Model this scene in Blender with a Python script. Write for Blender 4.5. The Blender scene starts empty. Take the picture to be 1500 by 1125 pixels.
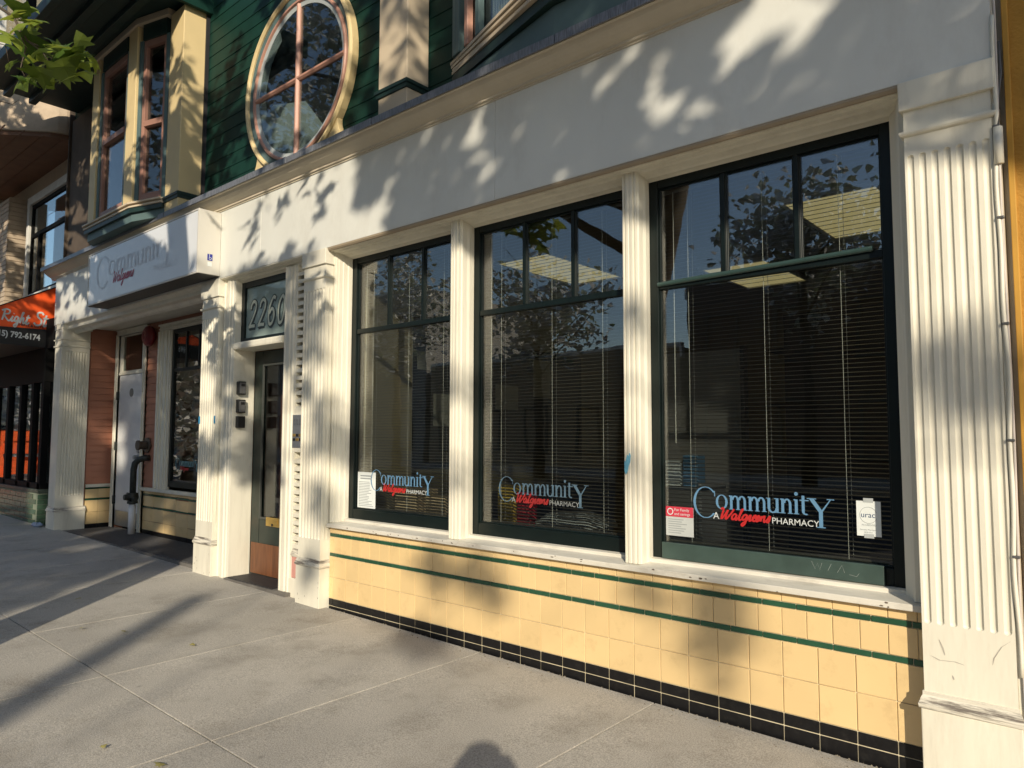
import bpy, bmesh, math, random
import numpy as np
from mathutils import Vector, Matrix, noise
random.seed(7); RNG = np.random.default_rng(7)
scene = bpy.context.scene
COL = scene.collection
R_ = math.radians

# ------------------------------------------------------------------ camera
def cam_axes():
    yaw, pitch, roll = R_(49.18046823), R_(4.06526956), R_(0.12394927)
    f = Vector((-math.cos(yaw)*math.cos(pitch), math.sin(yaw)*math.cos(pitch), math.sin(pitch)))
    r = f.cross(Vector((0, 0, 1))).normalized(); u = r.cross(f)
    return math.cos(roll)*r+math.sin(roll)*u, -math.sin(roll)*r+math.cos(roll)*u, f
CR, CU, CF = cam_axes()
CAM = Vector((0, -3.27, 1.34))
cd = bpy.data.cameras.new('camera'); cam = bpy.data.objects.new('camera', cd); COL.objects.link(cam)
cam.matrix_world = Matrix(((CR.x, CU.x, -CF.x, CAM.x), (CR.y, CU.y, -CF.y, CAM.y), (CR.z, CU.z, -CF.z, CAM.z), (0, 0, 0, 1)))
cd.sensor_width = 36; cd.lens = 1053.427/1500*36; cd.clip_start = 0.02; cd.clip_end = 800
scene.camera = cam
FPX = 1053.427
def in_frame(p, margin=0.04):
    d = Vector(p)-CAM; z = d.dot(CF)
    if z < 0.05: return False
    return abs(d.dot(CR)/z) < 0.712+margin and abs(d.dot(CU)/z) < 0.534+margin

# ------------------------------------------------------------------ light
SUN = Vector((0.6251, -0.6761, 0.3901)).normalized()      # towards the sun
W = bpy.data.worlds.new('World'); scene.world = W; W.use_nodes = True
nt = W.node_tree; bg = nt.nodes['Background']
sky = nt.nodes.new('ShaderNodeTexSky'); sky.sky_type = 'NISHITA'; sky.sun_disc = False
sky.sun_elevation = math.asin(SUN.z); sky.sun_rotation = math.atan2(SUN.x, SUN.y)
sky.air_density = 1.0; sky.dust_density = 0.6; sky.ozone_density = 1.4
nt.links.new(sky.outputs[0], bg.inputs[0]); bg.inputs[1].default_value = 0.15
sl = bpy.data.lights.new('sun', 'SUN'); sl.energy = 4.35; sl.angle = R_(0.53); sl.color = (1.0, 0.88, 0.70)
so = bpy.data.objects.new('sun', sl); COL.objects.link(so)
so.rotation_euler = SUN.to_track_quat('Z', 'Y').to_euler()
scene.view_settings.view_transform = 'Standard'; scene.view_settings.look = 'None'
scene.view_settings.exposure = 0.12; scene.view_settings.gamma = 1
scene.render.engine = 'CYCLES'
scene.cycles.max_bounces = 8; scene.cycles.transparent_max_bounces = 24

# ------------------------------------------------------------------ materials
MATS = {}
def mat(name, col, rough=0.6, var=0.06, scale=6.0, bump=0.0, bscale=60.0, dirt=None, dirt_amt=0.0, dscale=3.0,
        metal=0.0, stretch=(1, 1, 1), rnd=0.0, spec=0.5, sub=None, dlo=0.52, dhi=0.72):
    if name in MATS: return MATS[name]
    m = bpy.data.materials.new(name); m.use_nodes = True; n = m.node_tree; L = n.links
    b = n.nodes['Principled BSDF']; b.inputs['Roughness'].default_value = rough; b.inputs['Metallic'].default_value = metal
    b.inputs['Specular IOR Level'].default_value = spec
    tc = n.nodes.new('ShaderNodeTexCoord'); mp = n.nodes.new('ShaderNodeMapping'); mp.inputs['Scale'].default_value = stretch
    oi = n.nodes.new('ShaderNodeObjectInfo'); va = n.nodes.new('ShaderNodeVectorMath'); va.operation = 'ADD'
    L.new(tc.outputs['Object'], va.inputs[0]); L.new(oi.outputs['Location'], va.inputs[1]); L.new(va.outputs[0], mp.inputs[0])
    nz = n.nodes.new('ShaderNodeTexNoise'); nz.inputs['Scale'].default_value = scale; nz.inputs['Detail'].default_value = 6
    L.new(mp.outputs[0], nz.inputs['Vector'])
    hsv = n.nodes.new('ShaderNodeHueSaturation'); hsv.inputs['Color'].default_value = (*col, 1)
    mr = n.nodes.new('ShaderNodeMapRange'); mr.inputs[1].default_value = 0.3; mr.inputs[2].default_value = 0.7
    mr.inputs[3].default_value = 1-var; mr.inputs[4].default_value = 1+var
    L.new(nz.outputs['Fac'], mr.inputs[0]); val = mr.outputs[0]
    if rnd:
        m2 = n.nodes.new('ShaderNodeMapRange')
        m2.inputs[3].default_value = 1-rnd; m2.inputs[4].default_value = 1+rnd
        L.new(oi.outputs['Random'], m2.inputs[0]); mu = n.nodes.new('ShaderNodeMath'); mu.operation = 'MULTIPLY'
        L.new(val, mu.inputs[0]); L.new(m2.outputs[0], mu.inputs[1]); val = mu.outputs[0]
    L.new(val, hsv.inputs['Value']); out = hsv.outputs[0]
    if dirt:
        d = n.nodes.new('ShaderNodeTexNoise'); d.inputs['Scale'].default_value = dscale; d.inputs['Detail'].default_value = 9
        d.inputs['Roughness'].default_value = 0.7
        L.new(mp.outputs[0], d.inputs['Vector'])
        r = n.nodes.new('ShaderNodeMapRange'); r.inputs[1].default_value = dlo; r.inputs[2].default_value = dhi
        r.inputs[3].default_value = 0; r.inputs[4].default_value = dirt_amt
        L.new(d.outputs['Fac'], r.inputs[0]); mx = n.nodes.new('ShaderNodeMixRGB'); mx.inputs[2].default_value = (*dirt, 1)
        L.new(r.outputs[0], mx.inputs[0]); L.new(out, mx.inputs[1]); out = mx.outputs[0]
    L.new(out, b.inputs['Base Color'])
    if bump:
        bn = n.nodes.new('ShaderNodeTexNoise'); bn.inputs['Scale'].default_value = bscale; bn.inputs['Detail'].default_value = 5
        L.new(mp.outputs[0], bn.inputs['Vector']); bp = n.nodes.new('ShaderNodeBump'); bp.inputs['Strength'].default_value = bump
        bp.inputs['Distance'].default_value = 0.004; L.new(bn.outputs['Fac'], bp.inputs['Height']); L.new(bp.outputs[0], b.inputs['Normal'])
    if sub:
        b.inputs['Transmission Weight'].default_value = 0
    MATS[name] = m; return m
def glass_mat(name, tint=(0.88, 0.91, 0.90), ior=1.85, rough=0.0, cloud=None):
    m = bpy.data.materials.new(name); m.use_nodes = True; n = m.node_tree; L = n.links
    for x in list(n.nodes): n.nodes.remove(x)
    o = n.nodes.new('ShaderNodeOutputMaterial'); mx = n.nodes.new('ShaderNodeMixShader'); t = n.nodes.new('ShaderNodeBsdfTransparent')
    g = n.nodes.new('ShaderNodeBsdfGlossy'); lw = n.nodes.new('ShaderNodeLayerWeight'); lw.inputs[0].default_value = 0.5
    pw = n.nodes.new('ShaderNodeMath'); pw.operation = 'POWER'; pw.inputs[1].default_value = 5
    f = n.nodes.new('ShaderNodeMath'); f.operation = 'MULTIPLY_ADD'; r0 = ((ior-1)/(ior+1))**2
    f.inputs[1].default_value = 1-r0; f.inputs[2].default_value = r0      # Schlick, the same from both sides of a pane
    L.new(lw.outputs['Facing'], pw.inputs[0]); L.new(pw.outputs[0], f.inputs[0])
    t.inputs[0].default_value = (*tint, 1); g.inputs['Roughness'].default_value = rough; g.inputs['Color'].default_value = (1, 1, 1, 1)
    # slight waviness of old plate glass
    tc = n.nodes.new('ShaderNodeTexCoord'); nz = n.nodes.new('ShaderNodeTexNoise'); nz.inputs['Scale'].default_value = 2.2
    bp = n.nodes.new('ShaderNodeBump'); bp.inputs['Strength'].default_value = 0.05; bp.inputs['Distance'].default_value = 0.02
    L.new(tc.outputs['Object'], nz.inputs[0]); L.new(nz.outputs['Fac'], bp.inputs['Height']); L.new(bp.outputs[0], g.inputs['Normal'])
    L.new(f.outputs[0], mx.inputs[0]); L.new(t.outputs[0], mx.inputs[1]); L.new(g.outputs[0], mx.inputs[2]); L.new(mx.outputs[0], o.inputs[0])
    if cloud:
        d = n.nodes.new('ShaderNodeBsdfDiffuse'); d.inputs[0].default_value = (*cloud, 1); m2 = n.nodes.new('ShaderNodeMixShader')
        m2.inputs[0].default_value = 0.75; L.new(mx.outputs[0], m2.inputs[1]); L.new(d.outputs[0], m2.inputs[2]); L.new(m2.outputs[0], o.inputs[0])
    MATS[name] = m; return m
def emit_mat(name, col, s):
    m = bpy.data.materials.new(name); m.use_nodes = True; n = m.node_tree
    b = n.nodes['Principled BSDF']; b.inputs['Base Color'].default_value = (*col, 1)
    b.inputs['Emission Color'].default_value = (*col, 1); b.inputs['Emission Strength'].default_value = s
    MATS[name] = m; return m
def leaf_mat(name, c1, c2):
    m = bpy.data.materials.new(name); m.use_nodes = True; n = m.node_tree; L = n.links
    b = n.nodes['Principled BSDF']; b.inputs['Roughness'].default_value = 0.5
    o = n.nodes['Material Output']
    g = n.nodes.new('ShaderNodeNewGeometry'); cr = n.nodes.new('ShaderNodeMixRGB')
    cr.inputs[1].default_value = (*c1, 1); cr.inputs[2].default_value = (*c2, 1)
    L.new(g.outputs['Random Per Island'], cr.inputs[0])
    if name == 'maple_leaf':
        oi = n.nodes.new('ShaderNodeObjectInfo'); L.new(oi.outputs['Random'], cr.inputs[0]); L.new(cr.outputs[0], b.inputs['Base Color'])
    t = n.nodes.new('ShaderNodeBsdfTranslucent'); hs = n.nodes.new('ShaderNodeHueSaturation'); hs.inputs['Value'].default_value = 1.7
    hs.inputs['Hue'].default_value = 0.48
    L.new(cr.outputs[0], hs.inputs['Color']); L.new(hs.outputs[0], t.inputs[0])
    mx = n.nodes.new('ShaderNodeMixShader'); mx.inputs[0].default_value = 0.35
    L.new(b.outputs[0], mx.inputs[1]); L.new(t.outputs[0], mx.inputs[2]); L.new(mx.outputs[0], o.inputs[0])
    MATS[name] = m; return m

CREAM = mat('cream_paint', (0.77, 0.735, 0.61), 0.5, 0.05, 7, 0.25, 45, (0.33, 0.28, 0.2), 0.34, 5, stretch=(1.4, 1.4, 0.22), dlo=.5, dhi=.75)
FASC = mat('fascia_paint', (0.72, 0.725, 0.67), 0.5, 0.04, 3, 0.2, 35, (0.45, 0.42, 0.36), 0.3, 2.5, stretch=(1, 1, .45))
WORN = mat('worn_paint', (0.72, 0.68, 0.57), 0.65, 0.08, 14, 0.6, 60, (0.11, 0.09, 0.075), 0.9, 9, stretch=(0.45, .45, 5), dlo=.47, dhi=.6)
STUCCOCAP = mat('cornice_paint', (0.62, 0.55, 0.42), 0.55, 0.05, 6, 0.1, 40, (0.3, 0.26, 0.2), 0.3, 3)
TILE = mat('yellow_tile', (0.79, 0.58, 0.29), 0.2, 0.03, 4, 0.05, 12, (0.36, 0.22, 0.1), 0.22, 7, rnd=0.045, dlo=.55, dhi=.7)
GREENT = mat('green_tile', (0.022, 0.085, 0.045), 0.25, 0.1, 20, rnd=0.1)
BLACKT = mat('black_tile', (0.009, 0.009, 0.01), 0.34, 0.2, 30, spec=.3, dirt=(0.07, 0.065, 0.055), dirt_amt=0.22, dscale=25)
GROUT = mat('grout', (0.74, 0.66, 0.46), 0.9, 0.12, 14, dirt=(.3, .24, .15), dirt_amt=.45, dscale=5)
FRAME = mat('dark_green_frame', (0.003, 0.008, 0.0075), 0.42, 0.2, 12, spec=0.35)
DOORG = mat('dark_green_door', (0.012, 0.022, 0.018), 0.35, 0.25, 9, dirt=(0.08, 0.05, 0.03), dirt_amt=0.4, dscale=6)
WOODK = mat('brown_kick_panel', (0.16, 0.062, 0.025), 0.5, 0.3, 10, stretch=(3, 3, 0.4))
GLASS = glass_mat('window_glass')
GLASSU = glass_mat('upper_glass', (0.7, 0.75, 0.75), 1.75)
FROST = glass_mat('frosted_glass', cloud=(0.33, 0.42, 0.40))
SIDING = mat('green_siding', (0.008, 0.038, 0.028), 0.55, 0.15, 8, spec=0.15, dirt=(0.016, 0.06, 0.046), dirt_amt=0.3)
DKGREEN = mat('green_trim', (0.012, 0.035, 0.03), 0.5, 0.15, 8)
BLUEGR = mat('blue_grey_panel', (0.10, 0.16, 0.16), 0.6, 0.1, 5)
UPCREAM = mat('yellow_cream_paint', (0.72, 0.57, 0.30), 0.55, 0.03, 5, 0.05, 30)
UPTAN = mat('tan_paint', (0.60, 0.50, 0.36), 0.55, 0.04, 5)
PINK = mat('pink_sash', (0.50, 0.27, 0.20), 0.5, 0.06, 10)
PINKP = mat('pink_panel', (0.62, 0.30, 0.25), 0.6, 0.06, 20)
ORWALL = mat('terracotta_clapboard', (0.42, 0.18, 0.11), 0.55, 0.05, 7)
FLASH = mat('lead_flashing', (0.20, 0.21, 0.235), 0.45, 0.35, 60, 0.4, 50, metal=0.3, stretch=(3, 1, 0.3))
SIGNW = mat('sign_face', (0.74, 0.76, 0.78), 0.25, 0.02, 4)
SIGNM = mat('sign_metal', (0.62, 0.60, 0.54), 0.4, 0.03, 4)
SIGNU = mat('sign_underside', (0.05, 0.05, 0.045), 0.5, 0.1, 5)
SLAT = mat('blind_slat', (0.10, 0.09, 0.072), 0.32, 0.05, 4, metal=0.5)
CORDM = mat('blind_cord', (0.6, 0.58, 0.52), 0.6)
TXBLUE = mat('lettering_blue', (0.12, 0.26, 0.42), 0.5)
TXRED = mat('lettering_red', (0.48, 0.02, 0.02), 0.5)
TXWHITE = mat('lettering_white', (0.62, 0.66, 0.66), 0.5)
TXDARK = mat('lettering_dark', (0.02, 0.025, 0.03), 0.5)
TXGREY = mat('lettering_faded_blue', (0.635, 0.66, 0.70), 0.5)
PAPER = mat('paper', (0.74, 0.78, 0.76), 0.7, 0.03)
PRINT = mat('print_grey', (0.30, 0.33, 0.34), 0.7)
CONC = None
STEEL = mat('brushed_steel', (0.42, 0.44, 0.46), 0.35, 0.1, 20, metal=0.8)
IRON = mat('dark_iron', (0.035, 0.04, 0.036), 0.5, 0.3, 20, 0.3, 60, metal=0.2)
BRASS = mat('brass', (0.62, 0.42, 0.12), 0.3, 0.1, 20, metal=0.8)
BLACKP = mat('black_plastic', (0.012, 0.012, 0.012), 0.4)
GREYP = mat('grey_plastic', (0.10, 0.10, 0.10), 0.4)
REDP = mat('red_bell', (0.16, 0.008, 0.012), 0.35, 0.1)
WDOOR = mat('white_door', (0.70, 0.71, 0.71), 0.45, 0.03, 4, dirt=(0.4, 0.38, 0.33), dirt_amt=0.2)
BEIGEW = mat('interior_beige', (0.36, 0.30, 0.19), 0.8, 0.04, 3)
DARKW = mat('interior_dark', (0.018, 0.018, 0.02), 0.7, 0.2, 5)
INTW = mat('interior_olive', (0.17, 0.145, 0.085), 0.8, 0.05, 3)
GREYCUB = mat('cubicle_grey', (0.24, 0.23, 0.21), 0.8, 0.04, 20)
CEIL = mat('ceiling_tile', (0.19, 0.17, 0.12), 0.9, 0.04, 20)
CARPET = mat('carpet', (0.06, 0.055, 0.05), 0.95, 0.2, 40)
CARD = mat('cardboard', (0.62, 0.47, 0.28), 0.8, 0.06, 12)
PILLOW = mat('grey_cushion', (0.34, 0.36, 0.36), 0.8, 0.1, 10)
AWN = mat('orange_awning', (0.90, 0.105, 0.012), 0.6, 0.06, 4)
AWNB = mat('black_valance', (0.012, 0.012, 0.013), 0.6)
NBEIGE = mat('neighbour_beige', (0.50, 0.40, 0.29), 0.8, 0.08, 12, 0.5, 60, rnd=0.06)
NBROWN = mat('brown_soffit', (0.20, 0.105, 0.06), 0.7, 0.1, 6)
NGREEN = mat('neighbour_green_tile', (0.055, 0.10, 0.065), 0.2, 0.15, 20, rnd=0.25)
NGROUT = mat('neighbour_grout', (0.20, 0.23, 0.17), 0.9)
NWHITE = mat('neighbour_white_frame', (0.70, 0.69, 0.64), 0.5)
NBLACK = mat('neighbour_black_metal', (0.006, 0.006, 0.006), 0.7, spec=0.15)
MUSTARD = mat('mustard_stucco', (0.46, 0.235, 0.035), 0.85, 0.1, 12, 0.8, 90)
ORANGE = mat('plain_orange', (0.90, 0.13, 0.02), 0.7, 0.15, 10)
BLUEC = mat('reflection_blue', (0.03, 0.07, 0.30), 0.6, 0.1)
TAPE = mat('blue_tape', (0.02, 0.22, 0.42), 0.6)
BARK = mat('bark', (0.10, 0.08, 0.06), 0.9, 0.4, 6, 1.0, 25, (0.25, 0.22, 0.17), 0.6, 5, stretch=(1, 1, 0.4))
LEAFN = leaf_mat('maple_leaf', (0.055, 0.11, 0.015), (0.24, 0.31, 0.045))
LEAFD = leaf_mat('tree_foliage', (0.022, 0.045, 0.010), (0.06, 0.09, 0.02))
ASPH = mat('asphalt', (0.05, 0.05, 0.052), 0.9, 0.2, 40, 0.6, 150)

def concrete():
    m = mat('concrete', (0.43, 0.405, 0.355), 0.85, 0.13, 1.1, 0.55, 220, (0.17, 0.15, 0.115), 0.5, 2.4, rnd=0.08, dlo=.5, dhi=.72)
    n = m.node_tree; L = n.links; b = n.nodes['Principled BSDF']
    src = b.inputs['Base Color'].links[0].from_socket
    tc = n.nodes.new('ShaderNodeTexCoord')
    # fine aggregate speckle and scattered dark gum spots
    sp = n.nodes.new('ShaderNodeTexNoise'); sp.inputs['Scale'].default_value = 170; sp.inputs['Detail'].default_value = 3
    L.new(tc.outputs['Object'], sp.inputs[0])
    r = n.nodes.new('ShaderNodeMapRange'); r.inputs[1].default_value = 0.35; r.inputs[2].default_value = 0.65; r.inputs[3].default_value = 0.72; r.inputs[4].default_value = 1.25
    L.new(sp.outputs['Fac'], r.inputs[0])
    mu = n.nodes.new('ShaderNodeMixRGB'); mu.blend_type = 'MULTIPLY'; mu.inputs[0].default_value = 1
    L.new(src, mu.inputs[1]); L.new(r.outputs[0], mu.inputs[2])
    vo = n.nodes.new('ShaderNodeTexVoronoi'); vo.inputs['Scale'].default_value = 3.1; L.new(tc.outputs['Object'], vo.inputs['Vector'])
    nz = n.nodes.new('ShaderNodeTexNoise'); nz.inputs['Scale'].default_value = 30; L.new(tc.outputs['Object'], nz.inputs[0])
    ad = n.nodes.new('ShaderNodeMath'); ad.operation = 'MULTIPLY_ADD'; ad.inputs[1].default_value = 0.08; L.new(nz.outputs['Fac'], ad.inputs[0]); L.new(vo.outputs['Distance'], ad.inputs[2])
    r2 = n.nodes.new('ShaderNodeMapRange'); r2.inputs[1].default_value = 0.075; r2.inputs[2].default_value = 0.11; r2.inputs[3].default_value = 0.45; r2.inputs[4].default_value = 1
    L.new(ad.outputs[0], r2.inputs[0])
    m3 = n.nodes.new('ShaderNodeMixRGB'); m3.blend_type = 'MULTIPLY'; m3.inputs[0].default_value = 1
    L.new(mu.outputs[0], m3.inputs[1]); L.new(r2.outputs[0], m3.inputs[2]); L.new(m3.outputs[0], b.inputs['Base Color'])
    return m
CONC = concrete()
JOINT = mat('joint_dirt', (0.16, 0.14, 0.11), 0.95, 0.2, 30)

# ------------------------------------------------------------------ mesh helpers
ORIGIN = {}
class MB:
    def __init__(s): s.v = []; s.f = []
    def add(s, vs, fs):
        o = len(s.v); s.v += [tuple(p) for p in vs]; s.f += [tuple(i+o for i in f) for f in fs]; return s
    def box(s, x0, x1, y0, y1, z0, z1):
        return s.add([(x0,y0,z0),(x1,y0,z0),(x1,y1,z0),(x0,y1,z0),(x0,y0,z1),(x1,y0,z1),(x1,y1,z1),(x0,y1,z1)],
                     [(0,3,2,1),(4,5,6,7),(0,1,5,4),(1,2,6,5),(2,3,7,6),(3,0,4,7)])
    def ext(s, poly, fn, a, b):
        n = len(poly); vs = [fn(p, a) for p in poly]+[fn(p, b) for p in poly]
        return s.add(vs, [tuple(range(n))[::-1], tuple(range(n, 2*n))]+[(i, (i+1) % n, n+(i+1) % n, n+i) for i in range(n)])
    def ext_x(s, poly, a, b): return s.ext(poly, lambda p, t: (t, p[0], p[1]), a, b)     # poly in (y,z)
    def ext_y(s, poly, a, b): return s.ext(poly, lambda p, t: (p[0], t, p[1]), a, b)     # poly in (x,z)
    def ext_z(s, poly, a, b): return s.ext(poly, lambda p, t: (p[0], p[1], t), a, b)     # poly in (x,y)
    def tube(s, pts, rad, n=8, cap=True):
        pts = [Vector(p) for p in pts]; k = len(pts); rad = rad if isinstance(rad, (list, tuple)) else [rad]*k
        vs = []; ref = None
        for i, p in enumerate(pts):
            d = (pts[min(i+1, k-1)]-pts[max(i-1, 0)]).normalized()
            if ref is None: ref = Vector((0, 0, 1)) if abs(d.z) < 0.9 else Vector((1, 0, 0))
            a = d.cross(ref).normalized(); b = d.cross(a).normalized(); ref = a.cross(d).normalized()
            for j in range(n):
                t = 2*math.pi*j/n; vs.append(p+rad[i]*(math.cos(t)*a+math.sin(t)*b))
        fs = [(i*n+j, i*n+(j+1) % n, (i+1)*n+(j+1) % n, (i+1)*n+j) for i in range(k-1) for j in range(n)]
        if cap: fs += [tuple(range(n))[::-1], tuple(range((k-1)*n, k*n))]
        return s.add(vs, fs)
    def cyl_y(s, cx, cz, r, y0, y1, n=24, r2=None):
        r2 = r if r2 is None else r2
        vs = [(cx+r*math.cos(2*math.pi*i/n), y0, cz+r*math.sin(2*math.pi*i/n)) for i in range(n)]
        vs += [(cx+r2*math.cos(2*math.pi*i/n), y1, cz+r2*math.sin(2*math.pi*i/n)) for i in range(n)]
        return s.add(vs, [tuple(range(n))[::-1], tuple(range(n, 2*n))]+[(i, (i+1) % n, n+(i+1) % n, n+i) for i in range(n)])
    def ring_y(s, cx, cz, prof, n=64):      # prof: closed list of (r, y), revolved about the y axis
        k = len(prof); vs = []
        for i in range(n):
            t = 2*math.pi*i/n
            vs += [(cx+r*math.cos(t), y, cz+r*math.sin(t)) for r, y in prof]
        return s.add(vs, [(i*k+j, i*k+(j+1) % k, ((i+1) % n)*k+(j+1) % k, ((i+1) % n)*k+j) for i in range(n) for j in range(k)])
    def mesh(s, name, m=None, org=(0, 0, 0), smooth=False):
        me = bpy.data.meshes.new(name); o = Vector(org)
        me.from_pydata([tuple(Vector(p)-o) for p in s.v], [], s.f)
        bm = bmesh.new(); bm.from_mesh(me); bmesh.ops.recalc_face_normals(bm, faces=bm.faces); bm.to_mesh(me); bm.free()
        if m: me.materials.append(m)
        if smooth:
            for p in me.polygons: p.use_smooth = True
        return me
    def build(s, name, m, parent=None, bevel=0.0, smooth=False, org=None, seg=2, kind=None):
        """ONE mesh object, vertices given in world coordinates"""
        if org is None:
            a = np.array(s.v); lo, hi = a.min(0), a.max(0); org = ((lo[0]+hi[0])/2, (lo[1]+hi[1])/2, lo[2])
        ob = bpy.data.objects.new(name, s.mesh(name, m, org, smooth)); COL.objects.link(ob)
        place(ob, org, parent)
        if bevel:
            b = ob.modifiers.new('bevel', 'BEVEL'); b.width = bevel; b.segments = seg; b.limit_method = 'ANGLE'; b.angle_limit = R_(40)
        if kind: ob['kind'] = kind
        return ob
def place(ob, org, parent):
    org = Vector(org); ORIGIN[ob.name] = org
    if parent is not None:
        ob.parent = parent; ob.location = org-ORIGIN[parent.name]
    else: ob.location = org
def thing(name, loc, label, cat, group=None):
    o = bpy.data.objects.new(name, None); COL.objects.link(o); o.empty_display_size = 0.1
    place(o, loc, None); return tag(o, label, cat, group)
def tag(o, label, cat, group=None):
    o['label'] = label; o['category'] = cat
    if group: o['group'] = group
    return o
def struct(o): o['kind'] = 'structure'; return o
def inst(src, org, parent):          # another object on the same mesh
    o = src.copy(); COL.objects.link(o); o.parent = None; place(o, org, parent); return o
def box(name, m, parent, b, bevel=0.003, **k): return MB().box(*b).build(name, m, parent, bevel, **k)

def zg(x): return 0.013*(-x-0.77)

# ================================================================== GROUND
root = bpy.data.objects.new('sidewalk', None); COL.objects.link(root); place(root, (-5, -1.8, 0), None); struct(root)
def sl_quad(x0, x1, y0, y1, t, top=0.0):
    return MB().add([(x0,y0,zg(x0)-t),(x1,y0,zg(x1)-t),(x1,y1,zg(x1)-t),(x0,y1,zg(x0)-t),
                     (x0,y0,zg(x0)+top),(x1,y0,zg(x1)+top),(x1,y1,zg(x1)+top),(x0,y1,zg(x0)+top)],
                    [(0,3,2,1),(4,5,6,7),(0,1,5,4),(1,2,6,5),(2,3,7,6),(3,0,4,7)])
sl_quad(-40, 26, -3.75, -0.03, 0.2, -0.014).build('joint_bed', JOINT, root)
xs = [-3.055-1.19*k for k in range(-16, 24)][::1]
xs.sort()
for i in range(len(xs)-1):
    x0, x1 = xs[i]+0.004, xs[i+1]-0.004
    for (y0, y1) in ((-1.70+0.004, -0.02), (-3.6, -1.70-0.004)):
        sl_quad(x0, x1, y0, y1, 0.012).build('slab', CONC, root, 0.0025)
struct(sl_quad(-40, 26, -3.76, -3.604, 0.4, 0.003).build('curb', CONC, None, 0.015))
struct(MB().box(-150, 150, -16.0, -3.766, -0.3, -0.14).build('road', ASPH))
struct(MB().box(-150, 150, -20.0, -16.0, -0.3, 0.02).build('far_sidewalk', CONC))
struct(MB().box(-300, 300, -300, 300, -0.6, -0.32).build('ground', ASPH))
# alcove and entry floors (part of the setting)
fl = struct(MB().box(-10.43, -6.62, -0.03, 0.62, -0.05, 0.112).build('alcove_floor', mat('entry_concrete', (0.15, 0.14, 0.125), 0.8, 0.2, 6, 0.4, 80)))
g = MB()
for k in range(44):
    y = -0.0+k*0.0125
    g.box(-10.2, -6.75, y, y+0.006, 0.112, 0.121)
o = g.build('floor_grate', mat('grate_rubber', (0.075, 0.075, 0.078), 0.5, 0.2, 20), fl); o['kind'] = 'stuff'
fl2 = struct(MB().box(-6.12, -5.14, -0.06, 0.3, -0.05, 0.085).build('entry_floor', MATS['entry_concrete']))
g = MB()
for k in range(16):
    y = -0.045+k*0.0165
    g.box(-6.08, -5.36, y, y+0.008, 0.085, 0.094)
o = g.build('floor_grate', mat('grate_iron', (0.03, 0.03, 0.032), 0.45, 0.2, 20), fl2); o['kind'] = 'stuff'

# ================================================================== THE CREAM STOREFRONT BUILDING
B = thing('shop_building', (-5.5, 0, 0), 'cream storefront with fluted pilasters, yellow tiled base and three large blind-covered windows', 'building')

# ---- fluted shaft: height-field face
def fluted(name, parent, x0, x1, y_front, y_back, z0, z1, n, fz0, fz1, rad, depth, m, facing='front', edge=None, bevel=0.004):
    """shaft of a pilaster; flutes run from fz0 to fz1. facing 'front' (towards -y) or 'side' (towards +x; x0..x1 then are y values, y_front the x of the face)"""
    w = x1-x0; pitch = (w-2*(edge or 0))/n; cs = [x0+(edge or 0)+pitch*(i+0.5) for i in range(n)]
    us = [x0]
    for c in cs: us += [c+rad*t for t in (-1.0, -0.85, -0.6, -0.25, 0.1, 0.45, 0.75, 0.93, 1.0)]
    us += [x1]
    vs = [z0, fz0-0.001]+[fz0+rad*t for t in (0.08, 0.25, 0.5, 0.75, 1.0)]+[fz1-rad*t for t in (1.0, 0.75, 0.5, 0.25, 0.08)]+[fz1+0.001, z1]
    mb = MB(); P = []
    for z in vs:
        for u in us:
            d = 0
            for c in cs:
                dz = 0 if fz0+rad <= z <= fz1-rad else (fz0+rad-z if z < fz0+rad else z-(fz1-rad))
                q = rad*rad-(u-c)**2-dz*dz
                if q > 1e-9: d = depth*math.sqrt(q)/rad
            P.append((u, y_front+d, z) if facing == 'front' else (y_front-d, u, z))
    nu = len(us); nv = len(vs)
    fs = [(j*nu+i, j*nu+i+1, (j+1)*nu+i+1, (j+1)*nu+i) for j in range(nv-1) for i in range(nu-1)]
    mb.add(P, fs)
    if facing == 'front':      # sides, top, bottom
        Y = y_back
        mb.add([(x0,y_front,z0),(x0,Y,z0),(x0,Y,z1),(x0,y_front,z1),(x1,y_front,z0),(x1,Y,z0),(x1,Y,z1),(x1,y_front,z1)],
               [(0,1,2,3),(4,7,6,5),(3,2,6,7),(0,4,5,1)])
    ob = mb.build(name, m, parent)
    return ob
def moulding_ring(mb, x0, x1, yf, yb, prof):
    """small moulding running round left side, front and right side; prof: list of (out, z)"""
    n = len(prof); vs = []
    for (o, z) in prof:
        vs += [(x0-o, yb, z), (x0-o, yf-o, z), (x1+o, yf-o, z), (x1+o, yb, z)]
    fs = []
    for i in range(n):
        j = (i+1) % n
        for k in range(3): fs.append((i*4+k, i*4+k+1, j*4+k+1, j*4+k))
    fs += [tuple(i*4 for i in range(n)), tuple(i*4+3 for i in range(n))[::-1]]
    return mb.add(vs, fs)
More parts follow.
